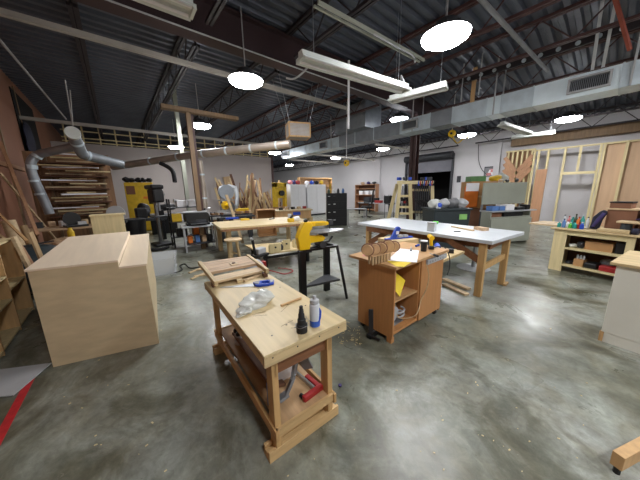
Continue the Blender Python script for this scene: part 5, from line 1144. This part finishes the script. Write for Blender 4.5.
strip((9.4, 2.58, 3.5), (12.0, 2.36, 3.5), 'farther white strip fixture, the one running towards the stud wall')
strip((12.15, 2.95, 3.48), (12.4, 1.76, 3.48), 'short far strip fixture in front of the round lamp over the studs')
# channels/pipes along x
single('hanging_channel', MB().box(XL, 6.45, 6.13, 6.21, 4.24, 4.32).box(XL, 6.45, 6.155, 6.185, 4.22, 4.239), 'pipe_white', 'long pale strut channel running across the ceiling left of the beam', 'channel')
single('hanging_channel', MB().box(XL, 6.0, 12.1, 12.2, 3.95, 4.05), 'pipe_white', 'second pale channel farther back above the round duct', 'channel')
single('hanging_conduit', MB().cyl((XL, 5.14, 4.39), (8.3, 5.14, 4.39), .014, n=8), 'lt_grey', 'thin white conduit along the bottom of the maroon beam', 'conduit')
single('grey_pipe', MB().cyl((3.0, 1.74, 4.28), (8.28, 1.48, 4.28), .035, n=10), 'grey', 'grey pipe running to the rectangular duct past the largest lamp', 'pipe', smooth=True)
for i, (y, x0, x1, z) in enumerate(((10.6, 8.0, 13.5, 3.46), (14.8, 9.6, 14.5, 3.7), (7.4, 9.5, 13.0, 3.6))):
    single('hanging_channel', MB().box(x0, x1, y, y+.08, z, z+.08), 'pipe_white', ['pale channel under the duct at the centre of the hall', 'farthest pale channel near the deep hall', 'pale channel right of the maroon column'][i], 'channel')
single('hanging_channel', MB().bar(AZ(318, 2, 4.35), AZ(424, 60, 4.35), .035, .05).bar(AZ(318, 2, 4.35)+Vector((0, .1, .0)), AZ(424, 60, 4.35)+Vector((0, .1, 0)), .03, .03), 'grey_paint', 'grey green double rail across the joists left of the largest lamp', 'channel')
single('hanging_conduit', MB().tube(smooth_pts([AZ(374, 34, 4.2), AZ(395, 46, 4.2), AZ(412, 55, 4.2), AZ(415, 62, 4.05)]), .015, 6), 'lt_grey', 'bent grey conduit ending near the largest lamp', 'conduit')
# rectangular duct
t = thing('rectangular_duct', 'long galvanised rectangular duct with registers under the roof', 'duct', (0, 0, 0))
dx0, dx1, dz0, dz1 = 8.32, 8.95, 3.57, 4.03
ys = [-4.3, -2.2, -.2, .3, 1.7, 2.35, 2.7, 3.6, 4.3, 5.4, 6.6, 7.6, 8.6, 9.8, 11.2, 12.4, 13.6]
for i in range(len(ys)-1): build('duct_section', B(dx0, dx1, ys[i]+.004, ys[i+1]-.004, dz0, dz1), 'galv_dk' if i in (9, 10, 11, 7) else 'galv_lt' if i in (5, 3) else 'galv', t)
for y in ys[1:-1]: build('seam_flange', MB().box(dx0-.014, dx0-.001, y-.015, y+.015, dz0-.01, dz1+.01).box(dx0-.014, dx1+.01, y-.015, y+.015, dz0-.014, dz0-.001), 'galv', t)
def register(pl, pr, pt, pb, y_over=None):
    ya, yb = AX(pr, (pt+pb)/2, dx0-.1).y, AX(pl, (pt+pb)/2, dx0-.1).y; zc = (dz0+dz1)/2; hh = .15
    fr_ = build('register_frame', MB().box(dx0-.1, dx0-.015, ya, yb, zc-hh, zc-hh+.035).box(dx0-.1, dx0-.015, ya, yb, zc+hh-.035, zc+hh).box(dx0-.1, dx0-.015, ya, ya+.04, zc-hh+.036, zc+hh-.036).box(dx0-.1, dx0-.015, yb-.04, yb, zc-hh+.036, zc+hh-.036), 'lt_grey', t)
    mb = MB(); y = ya+.05
    while y < yb-.05: mb.box(dx0-.07, dx0-.03, y, y+.008, zc-hh+.04, zc+hh-.04); y += .03
    build('register_louvers', mb, 'galv_dk', fr_); build('register_back', B(dx0-.026, dx0-.016, ya+.041, yb-.041, zc-hh+.04, zc+hh-.04), 'dk_grey', fr_)
register(568, 611, 74, 90); register(402, 417, 114, 127); register(319, 326, 135, 145); register(281, 288, 148, 156)
build('branch_box', MB().box(7.9, 8.9, 6.7, 8.4, 4.04, 5.0), 'galv_dk', t)
for y in (.15, 2.5, 4.9, 9.1):
    for x in (dx0-.02, dx1+.02): build('hanger_strap', B(x-.01, x+.01, y, y+.03, dz0, deck_z(x)-.05), 'lt_grey', t)
# diagonal strut braces near the register and wooden hanger
q = AX(603, 68, 8.3)
single('duct_brace', MB().bar((8.25, q.y+.0, 4.04), (7.62, q.y-.05, 5.0), .05, .05).bar((8.25, q.y+.15, 4.04), (7.55, q.y+.12, 5.0), .05, .05), 'lt_grey', 'pair of pale slanted strut braces above the duct register', 'brace')
single('wood_hanger', B(8.36, 8.42, 3.05, 3.15, 4.04, 4.95), 'ply_warm', 'short wooden post standing on the duct', 'post')
pa, pb = AX(616, 0, 6.6), AX(640, 62, 7.6)
single('hanging_brace', MB().bar(AX(612, -12, 6.7), AX(630, 50, 7.25), .045, .045), 'rust', 'rust orange diagonal brace at the upper right corner', 'brace')
# yellow cord reels hanging
p = AZ(346.5, 163.5, 2.6); 
def reel(p, label, top):
    t = thing('cord_reel', label, 'cord reel', p)
    build('reel_body', MB().cyl((-.05, 0, 0), (.05, 0, 0), .12, n=18).lathe([(.03, -.14), (.05, -.1), (.04, .12)], n=10), 'yellow', t, smooth=True)
    build('hub', MB().cyl((-.07, 0, 0), (.07, 0, 0), .04, n=10), 'black', t); build('cord', MB().cyl((0, 0, .12), (0, 0, top-p.z), .014, n=6), 'paper', t)
p = AX(346.5, 163, 7.6); reel(p, 'yellow cord connector hanging on a long white cord at the centre', 5.0)
t = thing('cord_pole', 'thick white pole hanging from the strip fixture height', 'pole', AY(348.6, 110, 4.95).xy.to_3d(), 0)
z0 = AY(350, 129, 4.95).z
build('pole_tube', MB().cyl((0, 0, z0), (0, 0, 4.9), .03, n=10), 'paper', t, smooth=True)
p = AX(452, 133.5, 9.6); reel(p, 'yellow cord reel hanging right of the maroon column', deck_z(9.6))
pts = [AX(452, 136, 9.6), AX(455, 141, 9.6), AX(458, 143, 9.6), AX(463, 139, 9.6), AX(468, 137, 9.7)]
single('hanging_cable', MB().tube(smooth_pts(pts), .02, 6), 'yellow_soft', 'looped yellow cord below the reel', 'cord')
# thin rods
for i, (px, py, X) in enumerate(((461, 100, 8.0), (478, 100, 7.8))):
    q = AX(px, py, X); single('hanging_rod', MB().cyl((q.x, q.y, 3.6+.42), (q.x, q.y, 5.0), .015, n=6), 'lt_grey', ['pale vertical rod beside the wooden post on the duct', 'pale rod right of the wooden post'][i], 'rod')
for i, (px, pb, lab) in enumerate(((67, 120, 'left thin wire above the duct elbow'), (70, 120, 'right thin wire above the duct elbow'))):
    b = AY(73, 128, 8.0); a = AY(px-2+i*2, 80+10*i, 7.6); single('hanging_wire', MB().cyl(b, a, .012, n=5), 'lt_grey', lab, 'wire')
# flex whip cables from the strip fixtures
single('hanging_cable', MB().tube(smooth_pts([AY(312, 60, 3.2), AY(307, 68, 3.25), AY(300, 75, 3.3), AY(293, 79, 3.35), AY(286, 78, 3.4)]), .014, 6), 'lt_grey', 'grey whip cable curling from the long strip fixture left end', 'cable', smooth=True)
single('hanging_cable', MB().tube(smooth_pts([(4.4, 2.8, 3.5), (4.5, 2.95, 3.72), (4.7, 3.1, 3.65), (4.82, 3.3, 3.6)]), .014, 6), 'lt_grey', 'grey whip cable looping between the two strip fixtures', 'cable', smooth=True)
# floor debris
rn = random.Random(21); mb = MB()
for k in range(90):
    px, py = rn.uniform(60, 620), rn.uniform(300, 478); p = AZ(px, py, 0); a = rn.uniform(0, 3.1); s = rn.uniform(.002, .008)*(1 if k % 12 else 2)
    if math.hypot(p.x-WB.x, p.y-WB.y) < .8 or p.x < -.6 and p.y > 2.8: continue
    mb.cbox((p.x, p.y, .002), (s*2, s, .003), rz=a)
for k in range(40):
    px, py = rn.uniform(338, 362), rn.uniform(322, 345); p = AZ(px, py, 0); mb.cbox((p.x, p.y, .002), (.03, .004, .003), rz=rn.uniform(0, 3))
build('wood_chips', mb, 'ply_pale', label='pale wood chips and crumbs scattered over the concrete', category='debris', kind='stuff')
p = AZ(340, 386, 0); single('plastic_disc', MB().lathe([(.014, 0), (.014, .012), (.01, .013)], n=12), 'purple', 'small blue plastic disc on the floor right of the workbench', 'cap', loc=p)
# faint bluish ambient fill set in the world background
w = bpy.data.worlds.new('world'); S.world = w; w.use_nodes = True
w.node_tree.nodes['Background'].inputs[0].default_value = (.6, .65, .8, 1); w.node_tree.nodes['Background'].inputs[1].default_value = .05
